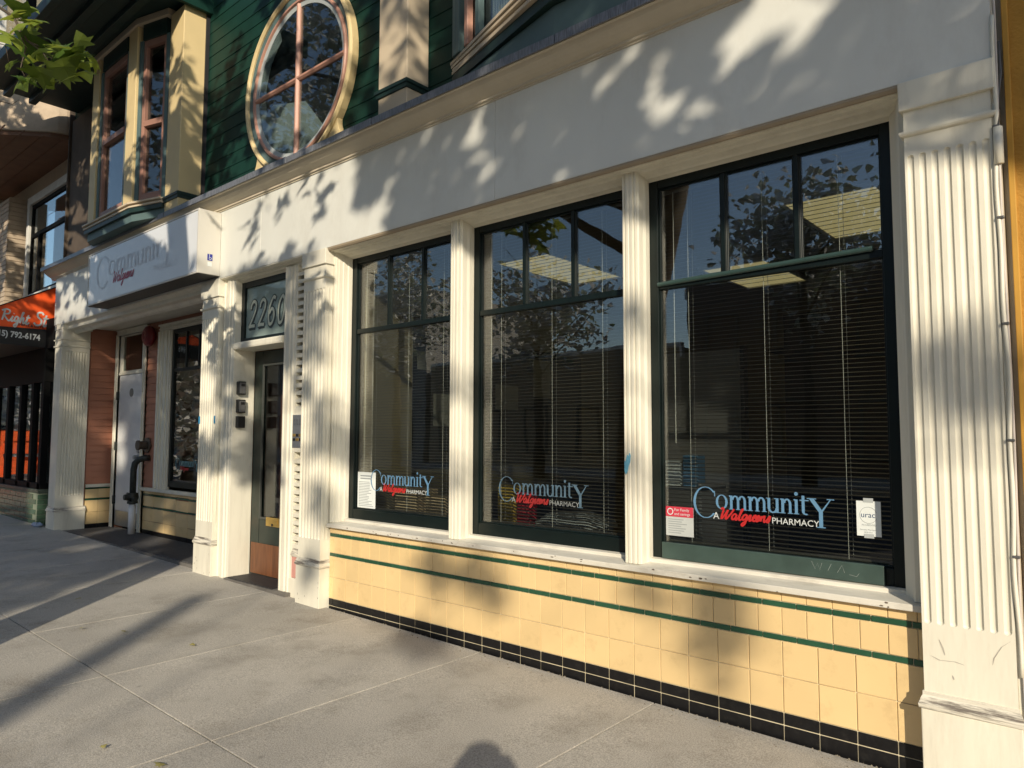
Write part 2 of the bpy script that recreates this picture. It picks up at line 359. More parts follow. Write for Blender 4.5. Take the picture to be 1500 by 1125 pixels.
def pilaster(x0, x1, yf, yb, zb, plinth_top, n, rad, fz0, fz1, cap_z, top, capital=True, worn=WORN, side_flutes=0, label=None):
    """x0..x1 plinth width; shaft is inset 1.2 cm"""
    i = 0.012
    p = fluted('pilaster', B, x0+i, x1-i, yf+i, yb, plinth_top+0.06, cap_z+0.11, n, fz0, fz1, rad, rad*0.75, CREAM)
    if label: p['label'] = label
    MB().box(x0, x1, yf, yb, zb, plinth_top).build('plinth', CREAM, p, 0.004)
    mb = MB()
    moulding_ring(mb, x0, x1, yf, yb, [(-0.004, plinth_top), (0.006, plinth_top+0.002), (0.008, plinth_top+0.018), (0.003, plinth_top+0.028), (0.0, plinth_top+0.038), (-0.006, plinth_top+0.05), (-0.006, plinth_top+0.064), (-0.02, plinth_top+0.064), (-0.02, plinth_top)])
    mb.build('base_moulding', worn, p, 0.001)
    mb = MB()
    moulding_ring(mb, x0+i, x1-i, yf+i, yb, [(-0.004, cap_z), (0.012, cap_z+0.006), (0.016, cap_z+0.014), (0.016, cap_z+0.022), (0.004, cap_z+0.026), (-0.004, cap_z+0.026)])
    mb.build('neck_moulding', CREAM, p, 0.001)
    MB().box(x0-0.002, x1+0.002, yf-0.004, yb, cap_z+0.11, top).build('capital', CREAM, p, 0.003)
    if side_flutes:
        sf = MB()
        wy = (yb-0.006)-(yf+i+0.006)
        for k in range(side_flutes):
            c = yf+i+0.012+wy*(k+0.5)/side_flutes
            sf.box(x1-i+0.0, x1-i+0.005, c-0.004, c+0.004, fz0, fz1)
        sf.build('side_reed', CREAM, p, 0.002)
    return p
pilaster(-0.668, -0.345, -0.09, 0.02, -0.05, 0.30, 7, 0.0125, 0.62, 2.47, 2.545, 2.774, label='wide clean pilaster at the right end of the facade')
pilaster(-4.955, -4.64, -0.09, 0.03, 0.0, 0.34, 7, 0.014, 0.55, 2.47, 2.545, 2.774, side_flutes=3)
pilaster(-6.645, -6.31, -0.09, 0.03, 0.0, 0.34, 7, 0.014, 0.55, 2.42, 2.50, 2.774, side_flutes=3)
# ---- corner column at the left end: flat front, fluted side towards the alcove
cc = MB().box(-10.71, -10.463, -0.078, 0.25, 0.41, 2.50).build('corner_column', CREAM, B, 0.004)
cc['label'] = 'square corner column at the left end, fluted on its alcove side'
fluted('flute_panel', cc, -0.076, 0.248, -10.44, 0, 0.41, 2.50, 8, 0.55, 2.42, 0.013, 0.011, CREAM, 'side', 0.03)
MB().box(-10.725, -10.425, -0.09, 0.27, 0.0, 0.345).build('plinth', CREAM, cc, 0.004)
mb = MB()
moulding_ring(mb, -10.725, -10.425, -0.09, 0.27, [(-0.004, .345), (0.008, .347), (0.008, .365), (0.0, .38), (-0.006, .395), (-0.006, .41), (-0.02, .41), (-0.02, .345)])
mb.build('base_moulding', WORN, cc)
mb = MB()
moulding_ring(mb, -10.712, -10.44, -0.078, 0.25, [(-0.004, 2.47), (0.014, 2.476), (0.016, 2.492), (0.004, 2.50), (-0.004, 2.50)])
moulding_ring(mb, -10.712, -10.44, -0.078, 0.25, [(-0.004, 2.555), (0.012, 2.56), (0.016, 2.575), (0.004, 2.58), (-0.004, 2.58)])
mb.build('neck_moulding', CREAM, cc)
MB().box(-10.712, -10.44, -0.08, 0.25, 2.502, 2.70).build('capital', CREAM, cc, 0.003)
MB().box(-10.73, -10.43, -0.086, 0.27, 2.702, 2.768).build('abacus', CREAM, cc, 0.003)

# ---- fascia boards, cornice, flashing
for (a, c) in ((-10.79, -8.96), (-8.957, -5.62), (-5.617, -2.9), (-2.897, -0.345)):
    MB().box(a, c, -0.08, 0.0, 2.776, 3.43).build('fascia_board', FASC, B, 0.002)
co = MB().ext_x([(-0.05, 3.40), (-0.088, 3.40), (-0.088, 3.412), (-0.10, 3.414), (-0.10, 3.428), (-0.108, 3.432), (-0.125, 3.44), (-0.15, 3.455), (-0.175, 3.475), (-0.19, 3.495), (-0.205, 3.50), (-0.205, 3.512), (-0.05, 3.512)], -10.93, -0.345).build('cornice', STUCCOCAP, B)
mb = MB().box(-10.95, -0.32, -0.215, 0.02, 3.514, 3.524)
mb.build('cornice_cap', FLASH, co)
mb = MB(); random.seed(3); x = -10.95
while x < -0.33:
    w = min(random.uniform(0.35, 0.7), -0.32-x)
    mb.box(x, x+w-0.004, -0.222-random.uniform(0, .004), -0.216, 3.498, 3.548+random.uniform(-.003, .003)); x += w
mb.build('flashing', FLASH, co, 0.001)
# small wall behind the fascia
box('lintel_wall', CREAM, B, (-6.3, -0.3, 0.13, 0.17, 2.735, 3.6))
box('upper_wall', SIDING, B, (-10.8, -0.3, 0.06, 0.2, 3.5, 9.0), 0)
# siding courses on the upper wall
mb = MB(); z = 3.53
while z < 6.6:
    mb.add([(-7.0,0.058,z+.125),(-0.3,0.058,z+.125),(-0.3,0.053,z),(-7.0,0.053,z),(-7.0,0.06,z),(-0.3,0.06,z)], [(0,3,2,1),(3,4,5,2)]); z += 0.125
SD = mb.build('siding', SIDING, B)

# ---- tiled base under the windows
tb = MB().box(-4.645, -0.66, 0.004, 0.13, -0.05, 0.648).build('tiled_base', GROUT, B)
def tiles(name, m, z0, z1, pitch, x_ref, xa, xb, parent, gap=0.0035, y0=-0.002, jitter=0.0006):
    k0 = math.floor((xa-x_ref)/pitch); k = k0; proto = None
    while x_ref+k*pitch < xb:
        a = max(x_ref+k*pitch+gap/2, xa); c = min(x_ref+(k+1)*pitch-gap/2, xb); k += 1
        if c-a < 0.008: continue
        full = abs((c-a)-(pitch-gap)) < 1e-6
        yj = y0+random.uniform(-jitter, jitter)
        org = ((a+c)/2, 0, z0)
        if full and proto is not None:
            t = inst(proto, (org[0], yj-y0, z0), parent)
        else:
            t = MB().box(a, c, y0, y0+.006, z0, z1).build(name, m, parent, 0.0016, org=(org[0], 0, z0), seg=1)
            if full: proto = t
        t.rotation_euler = (random.gauss(0, .0035), 0, random.gauss(0, .0035))
random.seed(11)
XA, XB = -4.638, -0.662
tiles('black_tile', BLACKT, -0.03, 0.061, 0.1527, -1.2295, XA, XB, tb, .0048)
tiles('black_tile', BLACKT, 0.066, 0.116, 0.1527, -1.2295, XA, XB, tb, .0048)
tiles('yellow_tile', TILE, 0.1195, 0.2725, 0.1527, -1.2295, XA, XB, tb)
tiles('yellow_tile', TILE, 0.2755, 0.4265, 0.1527, -1.2295, XA, XB, tb)
tiles('green_tile', GREENT, 0.4295, 0.4525, 0.1527, -1.165, XA, XB, tb)
tiles('yellow_tile', TILE, 0.4555, 0.5725, 0.1085, -1.2295, XA, XB, tb)
tiles('green_tile', GREENT, 0.5755, 0.5985, 0.1527, -1.165, XA, XB, tb)
tiles('yellow_tile', TILE, 0.6015, 0.643, 0.1085, -1.2295, XA, XB, tb)

# ---- sill, casings, windows
MB().ext_x([(-0.035, 0.645), (-0.035, 0.672), (0.09, 0.683), (0.09, 0.70), (0.16, 0.705), (0.16, 0.645)], -4.645, -0.664).build('window_sill', WORN if False else mat('sill_paint', (0.70, 0.67, 0.58), 0.6, 0.06, 10, 0.25, 50, (0.2, 0.17, 0.13), 0.5, 6, stretch=(0.4, 1, 1)), B, 0.003)
MB().ext_x([(-0.055, 2.774), (-0.055, 2.762), (-0.05, 2.752), (-0.035, 2.752), (-0.03, 2.757), (-0.022, 2.757), (-0.016, 2.748), (0.02, 2.748), (0.026, 2.740), (0.05, 2.738), (0.075, 2.732), (0.085, 2.724), (0.11, 2.722), (0.127, 2.716), (0.127, 2.774)], -4.64, -0.668).build('window_head', CREAM, B)
MB().ext_x([(-0.0795, 2.7755), (-0.0795, 2.764), (-0.070, 2.752), (-0.058, 2.752), (-0.056, 2.7615), (-0.056, 2.7755)], -4.63, -0.672).build('bed_moulding', mat('bed_moulding', (.36, .29, .20), .6, .06), B, .001)
def mullion(xc, hw=0.042):
    pr = [(-hw, 0.127), (-hw-0.006, 0.09), (-hw-0.006, 0.02), (-hw, 0.012), (-hw, 0.0), (-hw+0.010, 0.0), (-hw+0.012, 0.006), (-hw+0.018, 0.006), (-hw+0.020, -0.004),
          (-0.006, -0.004), (-0.004, 0.0), (0.004, 0.0), (0.006, -0.004), (hw-0.020, -0.004), (hw-0.018, 0.006), (hw-0.012, 0.006), (hw-0.010, 0.0), (hw, 0.0), (hw, 0.012), (hw+0.006, 0.02), (hw+0.006, 0.06), (hw+0.012, 0.08), (hw+0.008, 0.127)]
    MB().ext_z([(xc+p[0], p[1]) for p in pr], 0.678, 2.7655).build('mullion', CREAM, B, 0.0015)
mullion(-3.318); mullion(-1.998)
# jambs at both ends
MB().ext_z([(-4.64, 0.127), (-4.64, -0.01), (-4.628, -0.012), (-4.626, 0.0), (-4.62, 0.0), (-4.618, 0.02), (-4.612, 0.02), (-4.609, 0.05), (-4.603, 0.055), (-4.600, 0.09), (-4.592, 0.095), (-4.59, 0.127)], 0.678, 2.7655).build('window_jamb', CREAM, B)
MB().ext_z([(-0.668, 0.127), (-0.668, 0.0), (-0.690, -0.002), (-0.698, 0.004), (-0.700, 0.03), (-0.708, 0.035), (-0.712, 0.06), (-0.735, 0.08), (-0.745, 0.09), (-0.745, 0.127)], 0.678, 2.7655).build('window_jamb', CREAM, B)

WIN = [(-4.59, -3.362), (-3.276, -2.042), (-1.952, -0.745)]
def frame_bars(mb, x0, x1, z0, z1, yf, yb, st, bot, top):
    mb.box(x0, x0+st, yf, yb, z0, z1); mb.box(x1-st, x1, yf, yb, z0, z1)
    mb.box(x0+st, x1-st, yf+.002, yb, z0, z0+bot); mb.box(x0+st, x1-st, yf+.002, yb, z1-top, z1)
for wi, (a, c) in enumerate(WIN):
    mb = MB(); st = 0.052
    frame_bars(mb, a, c, 0.70, 2.722, 0.13, 0.175, st, 0.078, 0.048)
    # inner bead
    frame_bars(mb, a+st-0.001, c-st+0.001, 0.777, 2.675, 0.146, 0.17, 0.010, 0.010, 0.010)
    w = mb.build('window', FRAME, B, 0.003)
    w['label'] = ['left', 'middle', 'right'][wi]+' of the three large shop windows'
    gx0, gx1 = a+st, c-st
    MB().box(gx0, gx1, 0.136, 0.168, 2.12, 2.156).build('transom_bar', FRAME, w, 0.004)
    th = (gx1-gx0)/3
    for k in (1, 2):
        xm = gx0+th*k
        MB().ext_z([(xm-.022, .168), (xm-.022, .15), (xm-.012, .148), (xm-.012, .138), (xm+.012, .138), (xm+.012, .148), (xm+.022, .15), (xm+.022, .168)], 2.156, 2.675).build('muntin', FRAME, w, 0.002)
    for k in range(3):
        MB().box(gx0+th*k+(.018 if k else 0), gx0+th*(k+1)-(.018 if k < 2 else 0), 0.155, 0.161, 2.15, 2.678).build('pane', GLASS, w)
    MB().box(gx0, gx1, 0.155, 0.161, 0.775, 2.124).build('pane', GLASS, w)
# pipe-like lower bead and loose bottom rail on the right window
MB().tube([(-1.90, .128, 2.146), (-0.835, .126, 2.164)], 0.0125, 10).build('drip_bead', mat('bead_green', (0.03, 0.06, 0.055), .35), B)
MB().box(-1.89, -0.83, 0.112, 0.1285, 0.705, 0.788).build('bottom_board', mat('board_green', (0.045, 0.075, 0.065), .45, .15, 10), B, 0.004)

# ---- entry bay (number 2260)
MB().ext_z([(-6.31, 0.0), (-6.31, -0.035), (-6.295, -0.035), (-6.29, -0.028), (-6.245, -0.028), (-6.24, -0.04), (-6.20, -0.04), (-6.195, -0.03), (-6.165, -0.03), (-6.16, -0.022), (-6.13, -0.02), (-6.13, 0.188), (-6.31, 0.188)], 0.06, 2.755).build('entry_jamb', CREAM, B, 0.002)
MB().ext_x([(-0.078, 2.774), (-0.078, 2.766), (-0.045, 2.762), (-0.04, 2.75), (-0.01, 2.748), (0.0, 2.735), (0.03, 2.73), (0.04, 2.722), (0.06, 2.72), (0.06, 2.774)], -6.31, -4.955).build('entry_head', CREAM, B)
MB().ext_z([(-5.31, 0.19), (-5.315, -0.01), (-5.305, -0.022), (-5.29, -0.022), (-5.286, -0.014), (-5.278, -0.014), (-5.274, -0.024), (-5.225, -0.024), (-5.22, -0.012), (-5.205, -0.012), (-5.20, -0.02), (-5.18, -0.02), (-5.172, -0.008), (-5.145, -0.006), (-5.145, 0.19)], 0.06, 2.735).build('entry_jamb', CREAM, B, 0.002)
MB().ext_x([(-0.03, 2.105), (-0.035, 2.12), (-0.035, 2.15), (-0.028, 2.165), (0.06, 2.175), (0.19, 2.175), (0.19, 2.105)], -6.13, -5.335).build('transom_sill', CREAM, B, 0.003)
mb = MB(); frame_bars(mb, -6.13, -5.335, 2.177, 2.722, 0.04, 0.09, 0.055, 0.03, 0.055)
tr = mb.build('transom_window', FRAME, B, 0.003)
MB().box(-6.075, -5.39, 0.062, 0.07, 2.205, 2.67).build('pane', FROST, tr)
mb = MB(); frame_bars(mb, -6.13, -5.16, 0.086, 2.10, 0.19, 0.235, 0.14, 0.50, 0.12)
dr = mb.build('entry_door', DOORG, B, 0.004)
mb = MB(); frame_bars(mb, -5.985, -5.30, 0.588, 1.978, 0.182, 0.20, 0.018, 0.018, 0.018)
mb.build('glazing_bead', mat('door_bead', (0.05, .055, .05), .3), dr, 0.003)
MB().box(-5.99, -5.30, 0.205, 0.212, 0.585, 1.985).build('pane', GLASSU, dr)
MB().box(-6.11, -5.18, 0.184, 0.1905, 0.10, 0.372).build('kick_panel', WOODK, dr, 0.002)
ms = MB().box(-5.86, -5.64, 0.180, 0.1895, 0.535, 0.612).build('mail_slot', BRASS, dr, 0.003)
MB().box(-5.835, -5.665, 0.176, 0.1805, 0.56, 0.597).build('flap', BRASS, ms, 0.002)
MB().cyl_y(-5.75, 0.55, 0.012, 0.174, 0.181, 12).build('keyhole', BLACKP, ms)
MB().box(-6.13, -5.16, 0.19, 0.24, 0.066, 0.0865).build('threshold', STEEL, dr, 0.003)
box('entry_back', DARKW, B, (-6.13, -5.1, 0.9, 0.92, 0, 2.75), 0)
# louvre panel
lp = MB().box(-5.145, -4.955, 0.07, 0.11, 0.42, 2.735).build('louvre_panel', mat('louvre_back', (0.02, 0.018, 0.014), 0.9), B)
z = 0.44
k = 0
while z < 2.70:
    if not (1.19 < z+0.03 < 1.55):
        MB().ext_x([(-0.004, z-0.004), (-0.004, z+0.026), (0.006, z+0.03), (0.068, z+0.052), (0.068, z+0.046), (0.012, z+0.02), (0.008, z-0.004)], -5.144, -4.957).build('slat', CREAM, lp, 0.0015)
    z += 0.0612
MB().box(-5.144, -4.957, -0.008, 0.06, 1.20, 1.55).build('blank_panel', CREAM, lp, 0.002)
MB().ext_x([(-0.012, 0.372), (-0.018, 0.39), (-0.006, 0.41), (0.0, 0.44), (0.06, 0.44), (0.06, 0.372)], -5.144, -4.957).build('louvre_sill', WORN, B)
MB().box(-5.20, -4.957, -0.004, 0.06, 0.205, 0.370).build('pink_panel', PINKP, B, 0.002)
MB().box(-5.22, -4.957, -0.012, 0.06, 0.03, 0.202).build('base_panel', CREAM, B, 0.004)

# ---- alcove
ZD = 0.59
def clap(name, parent, m, fn, a, c, z0, z1, course=0.085, out=0.014):
    n = int((z1-z0)/course+.999)
    for k in range(n):
        za, zb = z0+k*course, min(z0+(k+1)*course, z1)
        mb = MB(); vs = []
        for t in (a, c): vs += [fn(t, 0, za), fn(t, out, za), fn(t, 0.003, zb), fn(t, 0, zb)]
        mb.add(vs, [(0,1,2,3),(4,7,6,5),(0,4,5,1),(1,5,6,2),(2,6,7,3),(3,7,4,0)])
        mb.build(name, m, parent)
aw = MB().box(-10.6, -10.475, 0.252, 0.75, 0.05, 2.76).build('alcove_side_wall', ORWALL, B)
clap('clapboard', aw, ORWALL, lambda t, o, z: (-10.475+o, t, z), 0.27, 0.585, 0.685, 2.74)
MB().box(-10.474, -10.445, 0.272, 0.585, 0.64, 0.682).build('chair_rail', CREAM, aw, 0.004)
for z0, z1, m, nm in ((0.62, 0.638, GREENT, 'green_tile'), (0.50, 0.617, TILE, 'yellow_tile'), (0.474, 0.497, GREENT, 'green_tile'), (0.32, 0.471, TILE, 'yellow_tile'), (0.165, 0.317, TILE, 'yellow_tile'), (0.11, 0.162, BLACKT, 'black_tile')):
    for y0, y1 in ((0.272, 0.425), (0.428, 0.585)):
        MB().box(-10.474, -10.452, y0, y1, z0, z1).build(nm, m, aw, 0.0015, seg=1)
dw = MB()
dw.box(-10.6, -10.30, ZD, ZD+.1, 0.05, 2.8); dw.box(-9.50, -9.05, ZD, ZD+.1, 0.05, 2.8); dw.box(-9.05, -6.3, ZD, ZD+.1, 0.05, 0.62); dw.box(-7.7, -6.3, ZD, ZD+.1, 0.62, 2.8); dw.box(-10.3, -7.7, ZD, ZD+.1, 2.69, 2.8)
dw = dw.build('alcove_wall', ORWALL, B)
clap('clapboard', dw, ORWALL, lambda t, o, z: (t, ZD-o, z), -9.43, -9.08, 0.70, 2.74)
for a, c, zz in ((-10.445, -10.40, 0.685), (-7.6, -6.62, 0.70)): clap('clapboard', dw, ORWALL, lambda t, o, z: (t, ZD-o, z), a, c, zz, 2.74)
clap('clapboard', dw, ORWALL, lambda t, o, z: (t, ZD-o, z), -9.43, -9.05, 2.66, 2.74)
MB().box(-9.42, -6.62, ZD-.06, ZD, 0.645, 0.685).build('sill', CREAM, dw, 0.004)
for z0, z1, m, nm, pit in ((0.607, 0.642, TILE, 'yellow_tile', .153), (0.580, 0.604, GREENT, 'green_tile', .153), (0.455, 0.577, TILE, 'yellow_tile', .153), (0.430, 0.452, GREENT, 'green_tile', .153), (0.275, 0.427, TILE, 'yellow_tile', .153), (0.165, 0.272, TILE, 'yellow_tile', .153), (0.11, 0.162, BLACKT, 'black_tile', .153)):
    tiles(nm, m, z0, z1, .3056, -9.42, -9.41, -6.63, dw, y0=ZD-.012)
# white door
def trim_frame(parent, x0, x1, z0, z1, w, yf, yb, m):
    mb = MB()
    for (p, q) in ((0, w), (0.0, 0.016), (w-.012, w)):
        d = 0 if q == w and p == 0 else 0.012
        mb.box(x0-q, x0-p, yf-d, yb, z0, z1+p if False else z1); mb.box(x1+p, x1+q, yf-d, yb, z0, z1)
        mb.box(x0-w, x1+w, yf-d-.001, yb, z1+p, z1+q)
    return mb.build('trim', m, parent, 0.003)
wd = MB().box(-10.305, -9.515, ZD-.005, ZD+.04, 0.34, 2.125).build('white_door', WDOOR, B, 0.004)
trim_frame(wd, -10.315, -9.505, 0.115, 2.66, 0.075, ZD-.03, ZD+.0, CREAM)
MB().box(-10.315, -9.505, ZD-.02, ZD+.04, 2.128, 2.16).build('transom_rail', CREAM, wd, 0.003)
MB().box(-10.305, -9.515, ZD-.008, ZD+.04, 0.145, 0.338).build('kick_plate', STEEL, wd, 0.002)
tw = MB(); frame_bars(tw, -10.315, -9.505, 2.16, 2.66, ZD-.01, ZD+.03, 0.10, .02, .02); tw = tw.build('transom_frame', CREAM, wd, 0.003)
MB().box(-10.215, -9.605, ZD+.0, ZD+.006, 2.18, 2.64).build('pane', GLASSU, tw)
for zz in (1.885, 0.535): MB().cyl_y(-9.90, zz, 0.055, ZD-.012, ZD-.004, 20).build('cover_plate', mat('plate_grey', (.2, .2, .19), .5), wd)
kn = MB().cyl_y(-9.60, 1.05, 0.035, ZD-.02, ZD-.004, 16); kn.cyl_y(-9.60, 1.05, 0.028, ZD-.075, ZD-.02, 16); kn.cyl_y(-9.60, 1.13, 0.028, ZD-.03, ZD-.004, 16)
kn.build('door_knob', STEEL, wd, 0.004)
for zz in (0.42, 1.13, 1.80): MB().box(-10.318, -10.296, ZD-.04, ZD-.004, zz, zz+.11).build('hinge', IRON, wd, 0.002)
# alcove window
aw2 = MB(); frame_bars(aw2, -8.72, -7.72, 0.72, 2.60, ZD-.02, ZD+.05, 0.05, .07, .05); aw2.box(-8.67, -7.77, ZD-.012, ZD+.04, 2.09, 2.125); aw2.box(-8.39, -8.365, ZD-.012, ZD+.04, 2.125, 2.56); aw2.box(-8.07, -8.045, ZD-.012, ZD+.04, 2.125, 2.56)
aw2 = aw2.build('alcove_window', FRAME, B, 0.003)
MB().box(-8.67, -7.77, ZD+.0, ZD+.006, 0.78, 2.56).build('pane', GLASS, aw2)
mb = MB()
for p, q, d in ((0, .33, 0), (0.02, .05, .012), (.09, .12, .014), (.2, .23, .016), (.29, .33, .02)):
    mb.box(-8.72-q, -8.72-p, ZD-.035-d, ZD, 0.685, 2.60)
for p, q, d in ((0, .085, 0), (0.02, .035, .012), (.065, .085, .02)):
    mb.box(-9.05, -7.6, ZD-.036-d, ZD, 2.60+p, 2.60+q)
mb.box(-7.72, -7.62, ZD-.035, ZD, .685, 2.60)
mb.build('window_casing', CREAM, aw2, 0.003)
box('alcove_ceiling', CREAM, B, (-10.6, -6.3, 0.1, 0.75, 2.745, 2.774), 0)
MB().ext_x([(-0.08, 2.776), (-0.078, 2.765), (-0.05, 2.755), (-0.03, 2.735), (-0.03, 2.70), (-0.015, 2.695), (0.03, 2.69), (0.05, 2.665), (0.08, 2.65), (0.08, 2.776)], -10.44, -6.64).build('alcove_header', CREAM, B)
box('alcove_right_wall', ORWALL, B, (-6.64, -6.315, 0.03, 0.6, 0.05, 2.76), 0)
box('alcove_room_back', INTW, B, (-10.6, -6.3, 2.4, 2.45, 0.05, 3.0), 0)
box('alcove_room_floor', CARPET, B, (-10.6, -6.3, 0.7, 2.45, 0.02, 0.1), 0)

# ---- upper storey: pilasters
def up_pil(x0, x1, yf, yb, z0, band, z1, m):
    p = MB().box(x0, x1, yf, yb, z0, z1).build('upper_pilaster', m, B, 0.006)
    mb = MB(); moulding_ring(mb, x0, x1, yf, yb, [(-.004, band-.05), (.012, band-.045), (.012, band-.02), (.022, band-.015), (.022, band+.008), (.004, band+.02), (-.004, band+.02)])
    mb.build('band', DKGREEN, p)
    return p
up_pil(-3.955, -3.65, -0.15, 0.05, 3.526, 3.755, 9, UPTAN)
up_pil(-7.27, -6.97, -0.2, 0.06, 3.526, 3.70, 5.62, UPCREAM)
# ---- round window
CX, CZ = -5.255, 4.36
rw = MB().ring_y(CX, CZ, [(.795, .05), (.797, -.01), (.787, -.028), (.770, -.028), (.757, -.012), (.757, .05)], 72).build('round_window', UPCREAM, B, smooth=False)
MB().ring_y(CX, CZ, [(.759, .05), (.759, .0), (.695, .02), (.695, .05)], 72).build('reveal_ring', BLUEGR, rw)
MB().ring_y(CX, CZ, [(.698, .05), (.698, .004), (.69, -.006), (.675, -.004), (.668, .012), (.668, .05)], 72).build('sash', PINK, rw)
MB().ring_y(CX, CZ, [(.669, .05), (.669, .012), (.63, .018), (.63, .05)], 72).build('inner_ring', mat('ring_grey', (.42, .46, .46), .5), rw)
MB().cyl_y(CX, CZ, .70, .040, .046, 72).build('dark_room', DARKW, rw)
MB().cyl_y(CX, CZ, .66, .022, .026, 72).build('pane', GLASSU, rw)
cu_ = [(CX-.52+.26*math.cos(R_(a))*1.0+.10, CZ-.42+.34*math.sin(R_(a))) for a in range(180, -1, -12)]
MB().ext_y([(CX-.40, CZ-.52), *[(CX-.62+.22*(1-math.cos(R_(a)))+.0, CZ-.50+.40*math.sin(R_(a))) for a in range(20, 100, 10)], (CX+.10, CZ-.22), (CX+.36, CZ-.50), (CX+.1, CZ-.64), (CX-.2, CZ-.62)], .030, .036).build('curtain', mat('curtain_grey', (.5, .52, .5), .9), rw)
MB().ext_y([(CX+r*math.cos(R_(a)), CZ+r*math.sin(R_(a))) for r, aa in ((.655, range(120, 246, 9)), (.53, range(240, 119, -9))) for a in aa], .028, .032).build('curtain', mat('curtain_grey', (.5, .52, .5), .9), rw)
MB().ext_z([(CX-.022, .045), (CX-.022, .012), (CX-.008, -.004), (CX+.008, -.004), (CX+.022, .012), (CX+.022, .045)], CZ-.66, CZ+.66).build('muntin', PINK, rw)
MB().ext_x([(.045, CZ-.022), (.012, CZ-.022), (-.003, CZ-.008), (-.003, CZ+.008), (.012, CZ+.022), (.045, CZ+.022)], CX-.66, CX+.66).build('muntin', PINK, rw)
for s in (-1, 1):
    pts = [(CX+s*.30, CZ-.81), (CX+s*.45, CZ-.68), (CX+s*.63, CZ-.515)]
    arc = [(CX+s*(.66+.22*t**2.2), CZ-.515-.325*t) for t in [i/8 for i in range(9)]]
    arc = [(CX+s*(.60+(.26)*(i/8)**1.8), CZ-.50-.33*(i/8)**.75) for i in range(9)]
    MB().ext_y([(CX+s*.28, CZ-.835), (CX+s*.44, CZ-.685), (CX+s*.55, CZ-.575)]+arc, 0.0, 0.05).build('corner_bracket', UPCREAM, rw, 0.003)
box('side_clapboard_wall', mat('dark_clapboard', (.10, .075, .055), .8, .15), B, (-10.79, -9.4, .03, .058, 3.53, 5.6), 0)
# ---- left bay window
ZL, ZT = 3.66, 5.62
plan = [(-9.5, .06), (-8.95, -.33), (-7.735, -.33), (-7.272, -.2), (-7.272, .06)]
bay = MB().ext_z(plan, 3.526, ZL).build('bay_window', BLUEGR, B, 0.003)
def off(pl, d):
    out = []
    for i, p in enumerate(pl):
        out.append((p[0]-(d if i == 1 else 0)+(d*.2 if i == 2 else 0), p[1]-d if 0 < i < 4 else p[1]))
    return out
MB().ext_z(off(plan, .04), ZL, ZL+.018).build('ledge', UPTAN, bay, 0.003)
MB().ext_z(off(plan, .025), ZL+.02, ZL+.034).build('ledge', UPTAN, bay, 0.003)
MB().ext_z(off(plan, .05), ZL+.036, ZL+.056).build('ledge', UPTAN, bay, 0.003)
MB().ext_z(off(plan, .03), ZL-.05, ZL-.002).build('ledge_shadow_board', DKGREEN, bay, 0.003)
def bay_face(p0, p1, posts, win):
    """posts and window along one face, given as fractions of its length"""
    a = Vector((*p0, 0)); d = Vector((*p1, 0))-a; Ln = d.length; d.normalize(); nrm = Vector((d.y, -d.x, 0))
    if nrm.y > 0: nrm = -nrm
    def slab(u0, u1, o0, o1, z0, z1):
        vs = [a+d*u+nrm*o+Vector((0, 0, z)) for z in (z0, z1) for u, o in ((u0, o0), (u1, o0), (u1, o1), (u0, o1))]
        return MB().add(vs, [(0,3,2,1),(4,5,6,7),(0,1,5,4),(1,2,6,5),(2,3,7,6),(3,0,4,7)])
    for u0, u1, o, m in posts: slab(u0, u1, -.1, o, ZL+.056, ZT).build('post', m, bay, 0.006)
    for u0, u1, zm in win:
        mb = MB(); st = .045
        for bb in ((u0, u0+st, -.08, -.02, ZL+.06, 5.45), (u1-st, u1, -.08, -.02, ZL+.06, 5.45), (u0+st, u1-st, -.08, -.018, ZL+.06, ZL+.15), (u0+st, u1-st, -.08, -.012, zm, zm+.06), (u0+st, u1-st, -.08, -.018, 5.38, 5.45)):
            q = slab(*bb); mb.add(q.v, q.f)
        f = mb.build('window', mat('dull_pink_sash', (.36, .19, .14), .5, .1), bay, 0.003)
        slab(u0+st, u1-st, -.06, -.055, ZL+.15, 5.38).build('pane', GLASSU, f)
        slab(u0, u1, -.09, .0, 5.45, ZT).build('header', DKGREEN, bay, 0.003)
        mb = MB()
        for e0, e1 in ((u0-.05, u0-.001), (u1+.001, u1+.05)):
            q = slab(e0, e1, -.08, -.005, ZL+.06, 5.45); mb.add(q.v, q.f)
        mb.build('side_trim', BLUEGR, bay, 0.003)
bay_face((-8.95, -.33), (-7.735, -.33), [(0.0, .18, .01, UPCREAM), (1.0, 1.215, .01, UPCREAM)], [(.25, .93, 4.58)])
bay_face((-7.735, -.33), (-7.272, -.2), [], [(.07, .42, 4.52)])
bay_face((-9.5, .06), (-8.95, -.33), [(.45, .66, .005, UPCREAM)], [(.1, .4, 4.58)])
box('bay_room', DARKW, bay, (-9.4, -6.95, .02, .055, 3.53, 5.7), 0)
# soffit over the bay
sf = MB().box(-10.7, -6.95, -1.08, .06, 5.70, 5.76).build('roof_soffit', DKGREEN, B, 0.004)
for y0, y1, z0 in ((-1.10, -1.02, 5.60), (-.80, -.72, 5.63), (-.52, -.44, 5.63)):
    MB().box(-10.7, -6.95, y0, y1, z0, 5.699).build('beam', DKGREEN, sf, 0.006)
MB().box(-6.949, -6.90, -1.12, .06, 5.60, 5.80).build('end_board', SIDING, sf, 0.006)
MB().ext_z(off(plan, .03), ZT, ZT+.07).build('bay_frieze', UPTAN, bay, 0.004)
